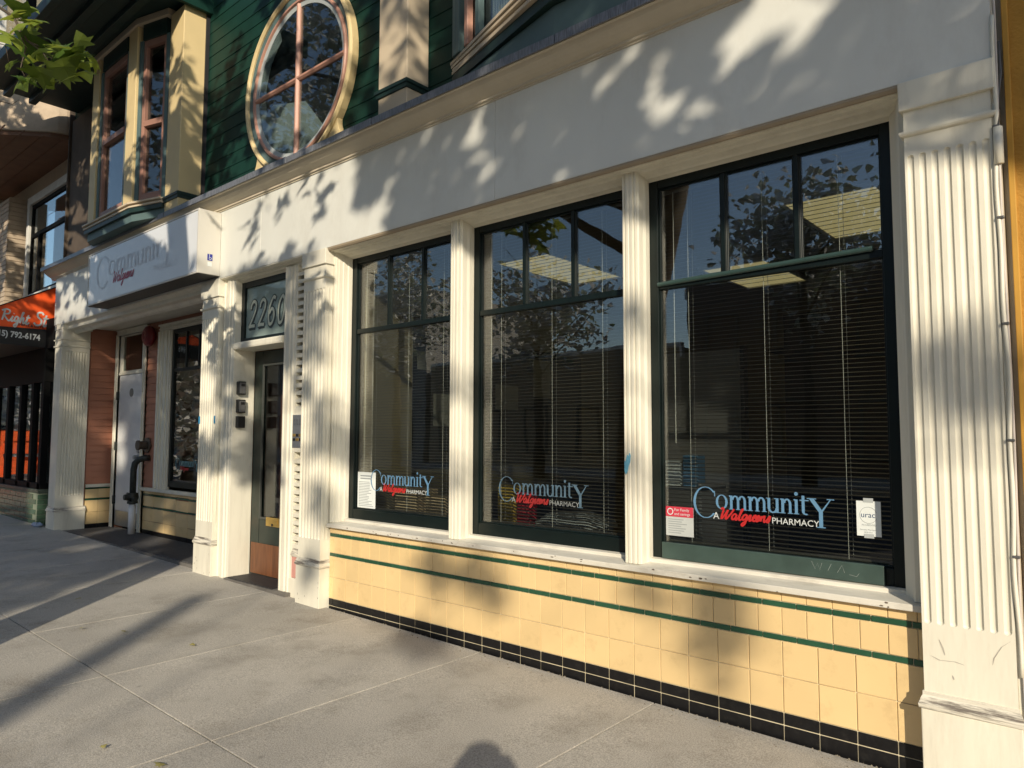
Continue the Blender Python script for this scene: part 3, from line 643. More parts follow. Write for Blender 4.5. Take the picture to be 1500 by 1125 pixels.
# ---- right bay window: only the underside of its ledge and its left pane show
RB = [(-3.44, .06), (-2.35, -.29), (-.3, -.29), (-.3, .06)]
def rbay(e): return [(-3.44-e*.3, .06), (-2.35-e*.2, -.29-e), (-.3, -.29-e), (-.3, .06)]
rb = MB().ext_z(rbay(-.07), 3.526, 3.72).build('bay_window', BLUEGR, B, 0.004)
MB().ext_z(rbay(-.03), 3.722, 3.79).build('ledge_shadow_board', DKGREEN, rb, .003)
for z0, z1, e in ((3.792, 3.815, 0.0), (3.818, 3.835, -.015), (3.838, 3.862, .012), (3.865, 3.888, .03)):
    MB().ext_z(rbay(e), z0, z1).build('ledge', UPTAN, rb, 0.003)
MB().ext_z([(-3.36, .058), (-2.35, -.24), (-2.34, -.22), (-3.34, .06)], 3.89, 6.2).build('pane', GLASSU, rb)
for t in (0.0, .045, .16, .30, .94):
    x, y = -3.37+1.0*t, .05-.30*t
    MB().ext_z([(x-.02, y+.01), (x-.015, y-.03), (x+.03, y-.045), (x+.045, y-.005)], 3.89, 6.2).build('post', BLUEGR if t != .16 else PINK, rb, 0.004)
mb = MB()
for k in range(9):
    x, y = -3.0+.03*k, .0-.009*k; mb.ext_z([(x, y), (x+.02, y-.012), (x+.024, y+.0), (x+.004, y+.02)], 3.89, 6.2)
mb.build('curtain', mat('curtain_white', (.6, .62, .62), .8), rb)
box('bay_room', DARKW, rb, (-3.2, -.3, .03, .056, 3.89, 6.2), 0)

box('alcove_room_side', INTW, B, (-10.78, -10.68, .72, 2.45, 0, 3.0), 0)
box('alcove_room_ceiling', CEIL, B, (-10.68, -6.3, .7, 2.45, 2.78, 2.84), 0)

# ================================================================== SHOP INTERIOR
for b in ((-6.2, -4.96, .9, .95, .05, 3.0), (-4.95, -4.9, .3, 5.2, .05, 3.0), (-.36, -.3, .15, 5.2, .05, 3.0)): box('interior_wall', INTW, B, b, 0)
box('interior_back_wall', INTW, B, (-4.9, -.36, 5.2, 5.25, .05, 3.0), 0)
box('interior_ceiling', CEIL, B, (-6.2, -.3, .18, 5.25, 3.0, 3.05), 0)
box('interior_floor', CARPET, B, (-4.9, -.36, .18, 5.2, 0.0, .06), 0)
box('interior_pier', BEIGEW, B, (-4.89, -4.66, .2, .82, .06, 2.998), .004)
# ceiling lights
for i, (x0, x1, y0, y1, s, lab) in enumerate(((-4.52, -3.93, 1.76, 3.0, 1, 'ceiling light panel seen through the middle shop window'), (-1.80, -1.21, 1.76, 2.90, 1, 'ceiling light panel seen at the top right of the right shop window'), (-3.16, -2.54, 3.25, 4.4, 1, 'ceiling light panel seen just below the transom of the right shop window'))):
    t = thing('ceiling_light', ((x0+x1)/2, (y0+y1)/2, 2.97), lab, 'ceiling light', 'ceiling lights inside the shop')
    mb = MB(); mb.box(x0-.03, x0, y0-.03, y1+.03, 2.965, 2.998); mb.box(x1, x1+.03, y0-.03, y1+.03, 2.965, 2.998); mb.box(x0, x1, y0-.03, y0, 2.965, 2.998); mb.box(x0, x1, y1, y1+.03, 2.965, 2.998)
    mb.build('frame', mat('light_frame', (.5, .48, .4), .5), t)
    MB().box(x0, x1, y0, y1, 2.972, 2.996).build('diffuser', MATS.get('lit_diffuser') or emit_mat('lit_diffuser', (1.0, .80, .36), 0.32), t)
# back-room objects, dim behind the blinds
def simple(name, boxes, m, label, cat, group=None, bevel=.006):
    mb = MB()
    for b in boxes: mb.box(*b)
    return tag(mb.build(name, m, None, bevel), label, cat, group)
cab = thing('pin_board', (-4.7, .95, 1.0), 'dark pinboard with papers on the left shop wall behind the blinds', 'pinboard')
MB().box(-4.895, -4.86, .83, 3.6, 1.05, 2.25).build('board', DARKW, cab, .005)
for k, (y, z, w, h) in enumerate(((1.05, 1.93, .22, .17), (1.45, 1.92, .25, .18), (1.25, 1.42, .3, .3), (2.1, 1.6, .35, .25), (2.7, 1.75, .3, .4))):
    MB().box(-4.859, -4.855, y, y+w, z, z+h).build('sheet', mat('dim_paper', (.34, .33, .28), .8), cab)
ds = thing('desk', (-4.3, 1.2, .06), 'dark desk against the left wall behind the blinds of the left window', 'desk')
MB().box(-4.89, -3.9, .9, 3.2, .74, .78).build('desk_top', DARKW, ds, .004)
for x, y in ((-4.85, .94), (-3.96, .94), (-4.85, 3.15), (-3.96, 3.15)): MB().box(x-.025, x+.025, y-.025, y+.025, .06, .739).build('leg', IRON, ds)
def carton(x, y, z, w, d, h, lab):
    t = thing('cardboard_box', (x, y, z), lab, 'cardboard box', 'cardboard boxes inside the left window')
    MB().box(x-w/2, x+w/2, y-d/2, y+d/2, z, z+h).build('carton', CARD, t, .003)
    MB().box(x-w/2-.001, x+w/2+.001, y-.025, y+.025, z+h*.55, z+h+.001).build('packing_tape', mat('packing_tape', (.5, .4, .26), .3), t)
st = thing('window_shelf', (-2.7, .3, .06), 'low counter running along the inside of the shop windows', 'counter')
MB().box(-4.64, -2.2, .24, .62, .70, .735).build('counter_top', mat('counter_grey', (.10, .095, .085), .6), st, .004)
MB().box(-4.64, -2.2, .58, .60, .06, .699).build('counter_panel', DARKW, st)
carton(-4.12, .40, .736, .24, .22, .20, 'tall brown cardboard box striped with sunlight, under the lettering of the left window')
carton(-3.83, .42, .736, .20, .20, .16, 'smaller open cardboard box right of the tall one in the left window')
# cushion in the middle window
def blob(name, cx, cy, cz, sx, sy, sz, m, n=14):
    mb = MB(); vs = []; fs = []
    for i in range(n+1):
        for j in range(n*2):
            a = math.pi*i/n; b = math.pi*j/n
            x = math.sin(a)*math.cos(b); y = math.sin(a)*math.sin(b); z = math.cos(a)
            q = .55; f = lambda t: math.copysign(abs(t)**q, t)
            edge = 1-.75*max(abs(f(x)), abs(f(y)))**4
            vs.append((cx+sx*f(x), cy+sy*f(y), cz+sz*z*edge+.008*math.sin(9*x+4*y)))
    N = n*2
    for i in range(n):
        for j in range(N): fs.append((i*N+j, i*N+(j+1) % N, (i+1)*N+(j+1) % N, (i+1)*N+j))
    return mb.add(vs, fs)
tag(blob('cushion', -2.66, .42, .79, .26, .16, .07, PILLOW).build('cushion', PILLOW, None, smooth=True), 'grey cushion lying on the counter at the bottom of the middle window', 'cushion')
gb = thing('gift_bag', (-3.16, .45, .736), 'yellow and red gift bag at the left end of the middle window counter', 'bag')
MB().ext_z([(-3.26, .36), (-3.13, .36), (-3.11, .48), (-3.28, .48)], .736, 1.0).build('yellow_side', mat('bag_yellow', (.55, .38, .06), .5, .2, 20), gb, .003)
MB().ext_z([(-3.10, .37), (-3.0, .37), (-3.0, .46), (-3.09, .46)], .736, .97).build('red_side', mat('bag_red', (.5, .03, .04), .5, .2, 20), gb, .003)
sv = thing('shelf_unit', (-2.0, 1.2, .06), 'pale display rack of boxes behind the right edge of the middle window', 'shelf')
for z in (.3, .65, 1.0): MB().box(-2.55, -2.0, .8, 1.15, z, z+.02).build('shelf', mat('rack_grey', (.3, .3, .3), .5), sv, .003)
for x in (-2.55, -2.02): MB().box(x, x+.02, .8, 1.15, .06, 1.05).build('upright', mat('rack_grey', (.3, .3, .3), .5), sv, .003)
for k, (x, w, h, m) in enumerate(((-2.5, .1, .18, PAPER), (-2.38, .08, .14, ORANGE), (-2.27, .12, .16, PAPER), (-2.13, .1, .2, TXBLUE))):
    t = MB().box(x, x+w, .82, .92, 1.021, 1.021+h).build('medicine_box', m, None, .003)
    tag(t, ['white carton at the left end of the display rack', 'small orange carton on the display rack', 'wide white carton on the display rack', 'blue carton at the right end of the display rack'][k], 'carton', 'cartons on the display rack')
cu = thing('cubicle_panel', (-2.55, 1.3, .06), 'grey cubicle divider standing inside the left part of the right window', 'divider')
MB().box(-2.75, -2.04, 1.55, 1.60, .08, 1.95).build('panel', GREYCUB, cu, .006)
MB().box(-2.06, -2.03, 1.54, 1.61, .06, 1.97).build('post', IRON, cu, .004)
rk = thing('storage_rack', (-1.3, 3.6, .06), 'dark storage rack at the back of the shop behind the right window', 'rack')
MB().box(-2.5, -.5, 3.6, 3.7, .06, 2.5).build('rack_back', DARKW, rk, .004)
for z in (.6, 1.1, 1.6, 2.1): MB().box(-2.5, -.5, 3.2, 3.59, z, z+.03).build('shelf', DARKW, rk, .003)

# ---- venetian blinds
for wi, (a, c) in enumerate(WIN):
    lab = ['dark venetian blind in the left shop window above the cardboard boxes', 'dark venetian blind in the middle shop window', 'dark venetian blind in the right shop window beside the white pilaster'][wi]
    t = thing('venetian_blind', ((a+c)/2, .2, 2.66), lab, 'blind', 'venetian blinds in the shop windows')
    x0, x1 = a+.06, c-.06
    MB().box(x0, x1, .178, .212, 2.645, 2.69).build('headrail', SLAT, t, .002)
    z = 2.63; proto = None
    while z > (.80 if wi != 1 else .80):
        if proto is None:
            proto = MB().add([(x0, .1835, z), (x1, .1835, z), (x1, .194, z+.0035), (x0, .194, z+.0035), (x1, .2045, z+.0035), (x0, .2045, z+.0035)], [(0,1,2,3),(3,2,4,5)]).build('slat', SLAT, t, org=((x0+x1)/2, .19, z))
        else: inst(proto, ((x0+x1)/2, .19, z), t)
        z -= 0.0205
    MB().box(x0, x1, .183, .207, .785, .797).build('bottom_rail', SLAT, t, .002)
    for fx in (.13, .5, .83):
        x = x0+(x1-x0)*fx
        MB().tube([(x, .181, .79), (x, .181, 2.65)], .0011, 4).build('ladder_cord', CORDM, t)
        MB().tube([(x+.012, .208, .79), (x+.012, .208, 2.65)], .0011, 4).build('ladder_cord', CORDM, t)
    MB().tube([(x0+.06, .176, 1.3 if wi else 1.0), (x0+.06, .178, 2.65)], .0016, 5).build('pull_cord', CORDM, t)

# ================================================================== LETTERING
LAY = [0]
def lift(pts, nrm):
    LAY[0] = (LAY[0]+1) % 60; k = LAY[0]*3e-5; n = len(pts)
    return [tuple(Vector(p)+Vector(nrm)*(k+i*6e-6)) for i, p in enumerate(pts)]
NRM = [(0, -1, 0)]
def ribbon(mb, pts, w, put, closed=False):
    P = [Vector(p) for p in pts]; n = len(P); vs = []; fs = []
    for i in range(n):
        a = P[max(i-1, 0)]; b = P[min(i+1, n-1)]; d = (b-a).normalized() if (b-a).length > 1e-9 else Vector((1, 0))
        nn = Vector((-d.y, d.x)); ww = w[i] if isinstance(w, list) else w
        vs += [P[i]+nn*ww/2, P[i]-nn*ww/2]
    fs = [(2*i, 2*i+1, 2*i+3, 2*i+2) for i in range(n-1)]
    mb.add(lift([put(v) for v in vs], NRM[0]), fs)
def curve(pts, n=5):        # Catmull-Rom
    P = [Vector(p) for p in pts]; out = []
    for i in range(len(P)-1):
        p0, p1, p2, p3 = P[max(i-1, 0)], P[i], P[i+1], P[min(i+2, len(P)-1)]
        for k in range(n):
            t = k/n; out.append(.5*((2*p1)+(-p0+p2)*t+(2*p0-5*p1+4*p2-p3)*t*t+(-p0+3*p1-3*p2+p3)*t**3))
    return out+[P[-1]]
def ell(cx, cy, rx, ry, a0, a1, tx, ty, put, mb, n=18, ox=0):
    vs = []
    for i in range(n+1):
        t = R_(a0+(a1-a0)*i/n)
        vs += [(cx+rx*math.cos(t), cy+ry*math.sin(t)), (cx+ox+(rx-tx)*math.cos(t), cy+(ry-ty)*math.sin(t))]
    mb.add(lift([put(Vector(v)) for v in vs], NRM[0]), [(2*i, 2*i+1, 2*i+3, 2*i+2) for i in range(n)])
def rect(mb, x0, x1, y0, y1, put): mb.add(lift([put(Vector(v)) for v in ((x0, y0), (x1, y0), (x1, y1), (x0, y1))], NRM[0]), [(0, 1, 2, 3)])
def serif_word(mb, put, S):
    """'CommunitY': roman capitals C and Y oversized; unit = x-height; returns nothing. S scales to metres through put"""
    T, H = .20, .06
    ell(.95, .40, 1.02, 1.16, 42, 318, .20, .06, put, mb, 30)             # C
    rect(mb, 1.66, 1.73, .86, 1.26, put)
    x = 1.78
    ell(x+.48, .5, .48, .53, 0, 360, .19, .06, put, mb, 24); x += 1.06     # o
    def stem(x, y0=0, y1=1.0, sb=True, stp=True):
        rect(mb, x, x+T, y0, y1, put)
        if sb: rect(mb, x-.09, x+T+.09, y0, y0+.05, put)
        if stp: mb.add([put(Vector(v)) for v in ((x-.11, y1-.02), (x, y1-.12), (x+.02, y1+.03))], [(0, 1, 2)])
    def arch(x, w):
        ell(x+T+w/2-.05, .62, w/2+.05, .40, 0, 165, T*.9, .10, put, mb, 12); rect(mb, x+T+w-T*.9, x+T+w, .05, .64, put); rect(mb, x+w-.06, x+T+w+.09, 0, .05, put)
    for rep in range(2):                                                     # m m
        stem(x+.08); arch(x+.08, .52); arch(x+.60, .52); x += 1.46
    rect(mb, x+.02, x+.02+T, .28, 1.0, put); rect(mb, x-.08, x+.12, .95, 1.0, put)   # u
    ell(x+.02+.38, .36, .38, .40, 180, 350, T*.9, .10, put, mb, 12); stem(x+.62, 0, 1.0, True, False); rect(mb, x+.5, x+.7, .95, 1.0, put); x += .96
    stem(x+.06); arch(x+.06, .52); x += .94                                  # n
    stem(x+.08); ell(x+.18, 1.38, .13, .13, 0, 360, .13, .13, put, mb, 12); x += .42   # i
    rect(mb, x+.14, x+.14+T, .22, 1.28, put); rect(mb, x, x+.62, .93, 1.0, put); ell(x+.42, .24, .28, .26, 180, 300, T*.9, .09, put, mb, 8); x += .58   # t
    # Y
    mb.add(lift([put(Vector(v)) for v in ((x+.05, 1.12), (x+.38, 1.12), (x+.98, .30), (x+.72, .22))], NRM[0]), [(0, 1, 2, 3)])
    mb.add(lift([put(Vector(v)) for v in ((x+1.48, 1.12), (x+1.56, 1.12), (x+.98, .28), (x+.88, .34))], NRM[0]), [(0, 1, 2, 3)])
    rect(mb, x+.72, x+.98, -.75, .31, put); rect(mb, x+.56, x+1.14, -.80, -.74, put)
    rect(mb, x-.08, x+.56, 1.08, 1.14, put); rect(mb, x+1.26, x+1.76, 1.08, 1.14, put)
SCRIPT = {  # simple joined-hand strokes, unit = x-height
 'Walgreens': [[(0, 1.5), (.15, 1.75), (.35, 1.6), (.3, .6), (.35, .05), (.75, .9), (.95, 1.5), (.85, .6), (.95, .05), (1.45, 1.0), (1.7, 1.7)],
   [(2.15, .85), (1.9, .95), (1.65, .5), (1.8, .05), (2.1, .35), (2.2, .85), (2.15, .2), (2.3, .05), (2.5, .5), (2.75, 1.4), (2.85, 1.75), (2.7, 1.6), (2.6, .6), (2.7, .05), (2.95, .2)],
   [(3.5, .85), (3.25, .95), (3.0, .5), (3.15, .1), (3.45, .4), (3.55, .9), (3.5, -.3), (3.25, -.8), (3.1, -.5), (3.6, .1), (3.9, .9), (4.0, .75), (3.95, .2), (4.05, .05), (4.4, .45), (4.65, .8), (4.5, .95), (4.3, .5), (4.5, .05), (4.8, .3), (5.05, .75), (4.95, .95), (4.75, .5), (4.9, .05), (5.2, .4), (5.35, .9), (5.35, .1), (5.4, .6), (5.7, .95), (5.75, .3), (5.85, .05), (6.1, .4), (6.35, 1.0), (6.4, .5), (6.3, .05), (6.1, .15)]],
 'Right': [[(0, 1.55), (.35, 1.75), (.3, .9), (.2, 0)], [(0, 1.5), (.5, 1.85), (1.0, 1.7), (.95, 1.2), (.35, .95), (.8, .3), (1.15, .05), (1.4, .5), (1.55, .9)],
   [(1.55, .95), (1.45, .2), (1.6, .05), (1.85, .4)], [(1.62, 1.3), (1.66, 1.36)], [(2.3, .85), (2.05, .95), (1.85, .5), (2.0, .1), (2.25, .4), (2.35, .9), (2.3, -.3), (2.1, -.75), (1.9, -.5), (2.3, 0), (2.7, .6)],
   [(2.6, .4), (2.85, 1.4), (2.95, 1.75), (2.8, 1.6), (2.65, 0), (2.8, .7), (3.05, .95), (3.05, .2), (3.2, .05), (3.45, .5), (3.6, 1.1)], [(3.65, 1.55), (3.5, .2), (3.65, .02), (3.9, .35)], [(3.35, 1.1), (3.95, 1.15)]],
 'Style': [[(1.0, 1.55), (.75, 1.85), (.3, 1.7), (.35, 1.2), (.85, .75), (.8, .15), (.3, 0), (0, .3)], [(1.35, 1.6), (1.2, .25), (1.35, .02), (1.6, .4), (1.75, .9)], [(1.0, 1.1), (1.7, 1.15)],
   [(1.8, .95), (1.75, .3), (1.95, .1), (2.2, .5), (2.35, .95), (2.25, -.3), (2.0, -.8), (1.8, -.5), (2.3, .1), (2.6, .8), (2.85, 1.6), (2.7, 1.65), (2.6, .3), (2.75, .05), (3.0, .4), (3.25, .8), (3.1, .95), (2.95, .5), (3.1, .05), (3.5, .4)]]}
def script(mb, word, put, w):
    for st in SCRIPT[word]: ribbon(mb, curve(st), w, put)
FONT = bpy.data.curves.new('f', 'FONT')
def text_mesh(s, size, put, bold=0.0, align='LEFT'):
    c = bpy.data.curves.new('t', 'FONT'); c.body = s; c.size = size; c.align_x = align; c.offset = bold; c.resolution_u = 3
    o = bpy.data.objects.new('t', c); COL.objects.link(o)
    bpy.context.view_layer.update()
    me = bpy.data.meshes.new_from_object(o.evaluated_get(bpy.context.evaluated_depsgraph_get()))
    mb = MB().add([put(Vector((v.co.x, v.co.y))) for v in me.vertices], [tuple(p.vertices) for p in me.polygons])
    bpy.data.objects.remove(o); bpy.data.curves.remove(c); bpy.data.meshes.remove(me); return mb
def front(x0, z0, y, sc=1.0, sx=1.0): return lambda p: (x0+p.x*sc*sx, y, z0+p.y*sc)
def shop_logo(root_loc, x0, z0, y, sc, sx, mats, label, cat='window lettering', group='lettering on the shop windows'):
    t = thing('window_lettering', root_loc, label, cat, group)
    mb = MB(); serif_word(mb, front(x0, z0, y, sc, sx), sc); mb.build('word', mats[0], t)
    mb = MB(); script(mb, 'Walgreens', lambda p: (x0+sx*sc*(2.02+p.x*.60+p.y*.12), y-.0006, z0+sc*(-.74+p.y*.46)), .26); mb.build('script_word', mats[1], t)
    text_mesh('A', .72*sc, front(x0+1.55*sc*sx, z0-.76*sc, y, 1, 1.0)).build('small_letter', mats[2], t)
    text_mesh('PHARMACY', .60*sc, front(x0+6.05*sc*sx, z0-.76*sc, y, 1, 1.02)).build('small_word', mats[2], t)
    return t
LG = (TXBLUE, TXRED, TXWHITE)
LGM = (mat('shaded_lettering_blue', (.085, .145, .20), .5, .25, 30), mat('shaded_lettering_red', (.30, .02, .02), .5, .2, 30), mat('shaded_lettering_white', (.26, .28, .28), .5, .2, 30))  # duller set: shade and reflection on the middle pane put into the colours
SC = .068; SX = .753/(11.45*SC)
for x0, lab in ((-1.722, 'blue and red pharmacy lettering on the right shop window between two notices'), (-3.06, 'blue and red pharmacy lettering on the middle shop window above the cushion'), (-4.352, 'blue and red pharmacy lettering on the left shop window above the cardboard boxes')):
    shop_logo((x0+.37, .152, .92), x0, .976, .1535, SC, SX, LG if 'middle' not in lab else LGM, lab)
shop_logo((-8.2, ZD-.003, .85), -8.56, .97, ZD-.003, .06, SX*.95, (mat('lettering_pale_blue', (.2, .42, .45), .5), TXRED, TXDARK), 'pale blue pharmacy lettering on the shaded alcove window', group=None)
# notices taped to the panes
def lines(mb, x0, x1, z0, z1, n, y, h=.004):
    random.seed(n)
    for k in range(n):
        z = z1-(z1-z0)*(k+.5)/n; mb.box(x0, x0+(x1-x0)*random.uniform(.55, 1), y-.0006, y, z-h/2, z+h/2)
n1 = thing('notice', (-1.81, .153, .82), 'notice with a red header at the lower left of the right shop window', 'notice')
MB().box(-1.884, -1.728, .1525, .1545, .82, .968).build('sheet', mat('notice_grey', (.5, .53, .52), .6), n1)
MB().box(-1.884, -1.728, .1512, .1523, .918, .97).build('header', mat('header_red', (.55, .04, .07), .5), n1)
mb = MB(); lines(mb, -1.87, -1.745, .83, .91, 7, .1523); mb.build('print', PRINT, n1)
mb = text_mesh('For Family', .020, front(-1.835, .948, .1508)); q = text_mesh('and savings', .020, front(-1.835, .927, .1508)); mb.add(q.v, q.f)
ell(-1.858, .944, .018, .018, 0, 360, .005, .005, lambda p: (p.x, .1508, p.y), mb, 16); mb.build('header_print', TXWHITE, n1)
n2 = thing('notice', (-.895, .153, .9), 'white accreditation sheet with blue print taped at the lower right of the right shop window', 'notice')
MB().box(-.945, -.846, .1525, .1545, .903, 1.055).build('sheet', PAPER, n2)
mb = text_mesh('urac', .034, front(-.928, .984, .1518)); mb.build('logo_word', mat('logo_blue', (.02, .06, .16), .5), n2)
mb = MB(); ell(-.896, .994, .036, .036, 20, 340, .0015, .0015, lambda p: (p.x, .1518, p.y), mb, 24); mb.build('logo_ring', PRINT, n2)
mb = text_mesh('ACCREDITED', .010, front(-.925, .948, .1518)); q = text_mesh('Specialty Pharmacy', .0085, front(-.932, .928, .1518)); mb.add(q.v, q.f); q = text_mesh('2018-2021', .008, front(-.915, .917, .1518)); mb.add(q.v, q.f); mb.build('print', PRINT, n2)
for z in (1.05, .895): MB().box(-.915, -.875, .1505, .1517, z, z+.018).build('tape', mat('clear_tape', (.45, .48, .48), .3), n2)
n3 = thing('notice', (-4.41, .153, .79), 'white printed sheet taped at the lower left of the left shop window', 'notice')
MB().box(-4.512, -4.30, .1525, .1545, .79, 1.058).build('sheet', PAPER, n3)
mb = MB(); lines(mb, -4.495, -4.32, .80, .99, 16, .1523, .004); lines(mb, -4.48, -4.34, 1.0, 1.04, 2, .1523, .009); mb.build('print', PRINT, n3)
# scratched graffiti on the loose board of the right window
for a in ([(-1.13, .775), (-1.115, .742), (-1.105, .77), (-1.095, .74), (-1.085, .772)], [(-1.06, .742), (-1.045, .772)], [(-1.02, .738), (-1.0, .772), (-.99, .74)], [(-.97, .735), (-.94, .73), (-.93, .745)]):
    mb = MB(); ribbon(mb, a, .0014, lambda p: (p.x, .1113, p.y)); mb.build('scratch', mat('scratch_grey', (.3, .34, .32), .6), B)
# transom numerals: white face with dark outline and drop shade
def num_glyphs():
    two = curve([(.08, .72), (.12, .9), (.3, 1.0), (.5, .9), (.52, .7), (.35, .4), (.06, .04)])
    base = [(.04, .05), (.3, .06), (.58, .05)]
    six = curve([(.55, .95), (.35, 1.0), (.14, .72), (.08, .35), (.2, .05), (.4, .03), (.54, .22), (.5, .48), (.32, .58), (.14, .42)])
    zero = curve([(.32, 1.0), (.12, .8), (.07, .45), (.18, .08), (.32, .0), (.48, .1), (.57, .5), (.5, .85), (.32, 1.0)])
    return {'2': [two, base], '6': [six], '0': [zero]}
NG = num_glyphs()
hn = thing('house_number', (-5.72, .06, 2.29), 'large outlined street number 2260 on the transom glass above the entry door', 'house number')
for nm, m, w, dx, dz, y in (('drop_shade', TXDARK, .21, .012, -.012, .0612), ('outline', mat('num_outline', (.02, .05, .045), .5), .22, 0, 0, .0606), ('number_face', mat('num_face', (.55, .58, .48), .5), .12, 0, 0, .0598)):
    mb = MB()
    for k, ch in enumerate('2260'):
        for st in NG[ch]: ribbon(mb, st, w, lambda p, k=k: (-6.035+.155*k+p.x*.19+p.y*.035+dx, y, 2.30+p.y*.235+dz))
    mb.build(nm, m, hn)

# ================================================================== THINGS FIXED TO THE FACADE
# sign box
sb = thing('light_box_sign', (-7.66, -.19, 2.79), 'long white light box sign with faded lettering above the alcove', 'sign')
SX0, SX1, SZ0, SZ1 = -8.99, -6.315, 2.795, 3.385
MB().box(SX0, SX1, -.285, -.082, SZ0, SZ1).build('cabinet', SIGNM, sb, .004)
MB().box(SX0+.02, SX1-.012, -.291, -.2855, SZ0+.015, SZ1-.015).build('sign_face', SIGNW, sb, .002)
mb = MB(); frame_bars(mb, SX0, SX1, SZ0-.002, SZ1+.002, -.297, -.283, .018, .014, .014); mb.build('rim', SIGNM, sb, .002)
MB().box(SX0+.01, SX1-.01, -.28, -.084, SZ0-.006, SZ0-.001).build('underside', SIGNU, sb)
yt = -.2915
mb = MB(); serif_word(mb, front(-8.72, 3.06, yt, .155, 1.2), .155); mb.build('faded_word', TXGREY, sb)
mb = MB(); script(mb, 'Walgreens', lambda p: (-8.28+p.x*.085+p.y*.02, yt-.0005, 2.965+p.y*.068), .22); mb.build('script_word', mat('faded_red', (.38, .02, .06), .5), sb)
mb = text_mesh('PHARMACY', .10, front(-7.25, 2.93, yt, 1, 1.0)); mb.build('small_word', TXGREY, sb)
st_ = thing('access_sticker', (-6.313, -.18, 2.93), 'small blue wheelchair symbol sticker on the right end of the light box sign', 'sticker')
MB().box(-6.3145, -6.3125, -.205, -.158, 2.922, 2.982).build('blue_square', mat('sticker_blue', (.02, .03, .28), .5), st_)
NRM[0] = (1, 0, 0); mb = MB(); pt = lambda p: (-6.3118, -.205+p.x, 2.922+p.y)
ell(.026, .02, .013, .013, 120, 400, .004, .004, pt, mb, 14); ribbon(mb, [(.018, .05), (.019, .03), (.031, .029), (.036, .016)], .004, pt); ell(.018, .053, .004, .004, 0, 360, .004, .004, pt, mb, 8)
mb.build('wheelchair_symbol', TXWHITE, st_); NRM[0] = (0, -1, 0)
MB().box(-6.3145, -6.3128, -.202, -.162, 2.868, 2.908).build('white_label', PAPER, st_)
# lock boxes on the entry reveal
for k, (z0, z1, m, lab) in enumerate(((1.70, 1.82, GREYP, 'topmost grey-fronted key lock box beside the entry door'), (1.535, 1.655, GREYP, 'middle grey-fronted key lock box beside the entry door'), (1.40, 1.505, BLACKP, 'lowest all-black key lock box beside the entry door'))):
    t = thing('lock_box', (-6.1, .06, z0), lab, 'lock box', 'key lock boxes on the entry wall')
    MB().box(-6.129, -6.085, .01, .085, z0, z1).build('body', BLACKP, t, .006)
    if m is GREYP:
        MB().box(-6.0845, -6.076, .018, .077, z0+.008, z1-.012).build('cover', GREYP, t, .004)
        mb = MB(); mb.box(-6.0755, -6.071, .03, .066, z1-.045, z1-.022); mb.build('dial_window', BLACKP, t, .002)
# intercom
ic = thing('intercom_panel', (-5.05, -.012, 1.235), 'brushed steel intercom panel set between the louvres beside the entry', 'intercom')
MB().box(-5.165, -4.965, -.014, -.0085, 1.235, 1.50).build('plate', STEEL, ic, .002)
mb = MB()
for i in range(5):
    for j in range(5): mb.cyl_y(-5.13+.022*i, 1.42+.011*j, .0035, -.0155, -.0142, 6)
mb.build('speaker_holes', BLACKP, ic)
for i in range(4):
    for j in range(2):
        bx = -5.15+.045*i; MB().box(bx, bx+.033, -.02, -.0142, 1.29+.035*j, 1.312+.035*j).build('button', BRASS if (i+j) % 2 else BLACKP, ic, .001)
# alarm bell
ab = thing('alarm_bell', (-9.27, ZD-.06, 2.56), 'dark red round fire alarm bell high on the alcove wall', 'alarm bell')
MB().cyl_y(-9.27, 2.565, .07, ZD-.05, ZD-.005, 24).build('back_box', REDP, ab, .004)
mb = MB(); pf = [(.128, ZD-.05), (.13, ZD-.075), (.12, ZD-.105), (.09, ZD-.125), (.04, ZD-.133), (0.002, ZD-.134), (0.002, ZD-.12), (.12, ZD-.05)]
mb.ring_y(-9.27, 2.565, pf, 32); mb.build('gong', REDP, ab, smooth=True)
mb = MB(); ribbon(mb, [(-9.31, 2.525), (-9.23, 2.605)], .008, lambda p: (p.x, ZD-.1355, p.y)); ell(-9.27, 2.565, .06, .06, 0, 360, .008, .008, lambda p: (p.x, ZD-.1355, p.y), mb, 24); mb.build('badge', mat('bell_badge', (.45, .12, .12), .5), ab)
# standpipe
sp = thing('standpipe', (-9.4, .45, .11), 'dark iron standpipe elbow with a white painted lower pipe beside the white door', 'pipe')
MB().tube([(-9.38, .44, .112), (-9.38, .44, .48)], .040, 14).build('lower_pipe', WDOOR, sp, smooth=True)
MB().tube([(-9.38, .44, .481), (-9.38, .44, .90), (-9.37, .45, .98), (-9.33, .48, 1.03), (-9.27, .53, 1.05), (-9.26, .575, 1.05)], [.037, .037, .038, .038, .038, .038], 14).build('elbow', IRON, sp, smooth=True)
mb = MB(); mb.tube([(-9.38, .44, .49), (-9.38, .44, .52)], .06, 14); mb.tube([(-9.38, .44, .56), (-9.38, .44, .62)], .062, 14); mb.tube([(-9.38, .34, .57), (-9.38, .5, .57)], .035, 12); mb.tube([(-9.47, .44, .54), (-9.29, .44, .54)], .03, 12)
mb.build('coupling', IRON, sp, .003)
vo = thing('wall_valve', (-9.33, ZD-.05, 1.2), 'round brown hose valve outlet on the terracotta wall beside the white door', 'valve')
MB().cyl_y(-9.32, 1.205, .095, ZD-.035, ZD-.012, 24).build('flange', mat('valve_brown', (.12, .10, .08), .45, .2, 20, metal=.4), vo, .004)
mb = MB(); mb.cyl_y(-9.32, 1.205, .05, ZD-.12, ZD-.035, 18); mb.cyl_y(-9.32, 1.205, .062, ZD-.145, ZD-.12, 18); mb.build('outlet', MATS['valve_brown'], vo, .004)
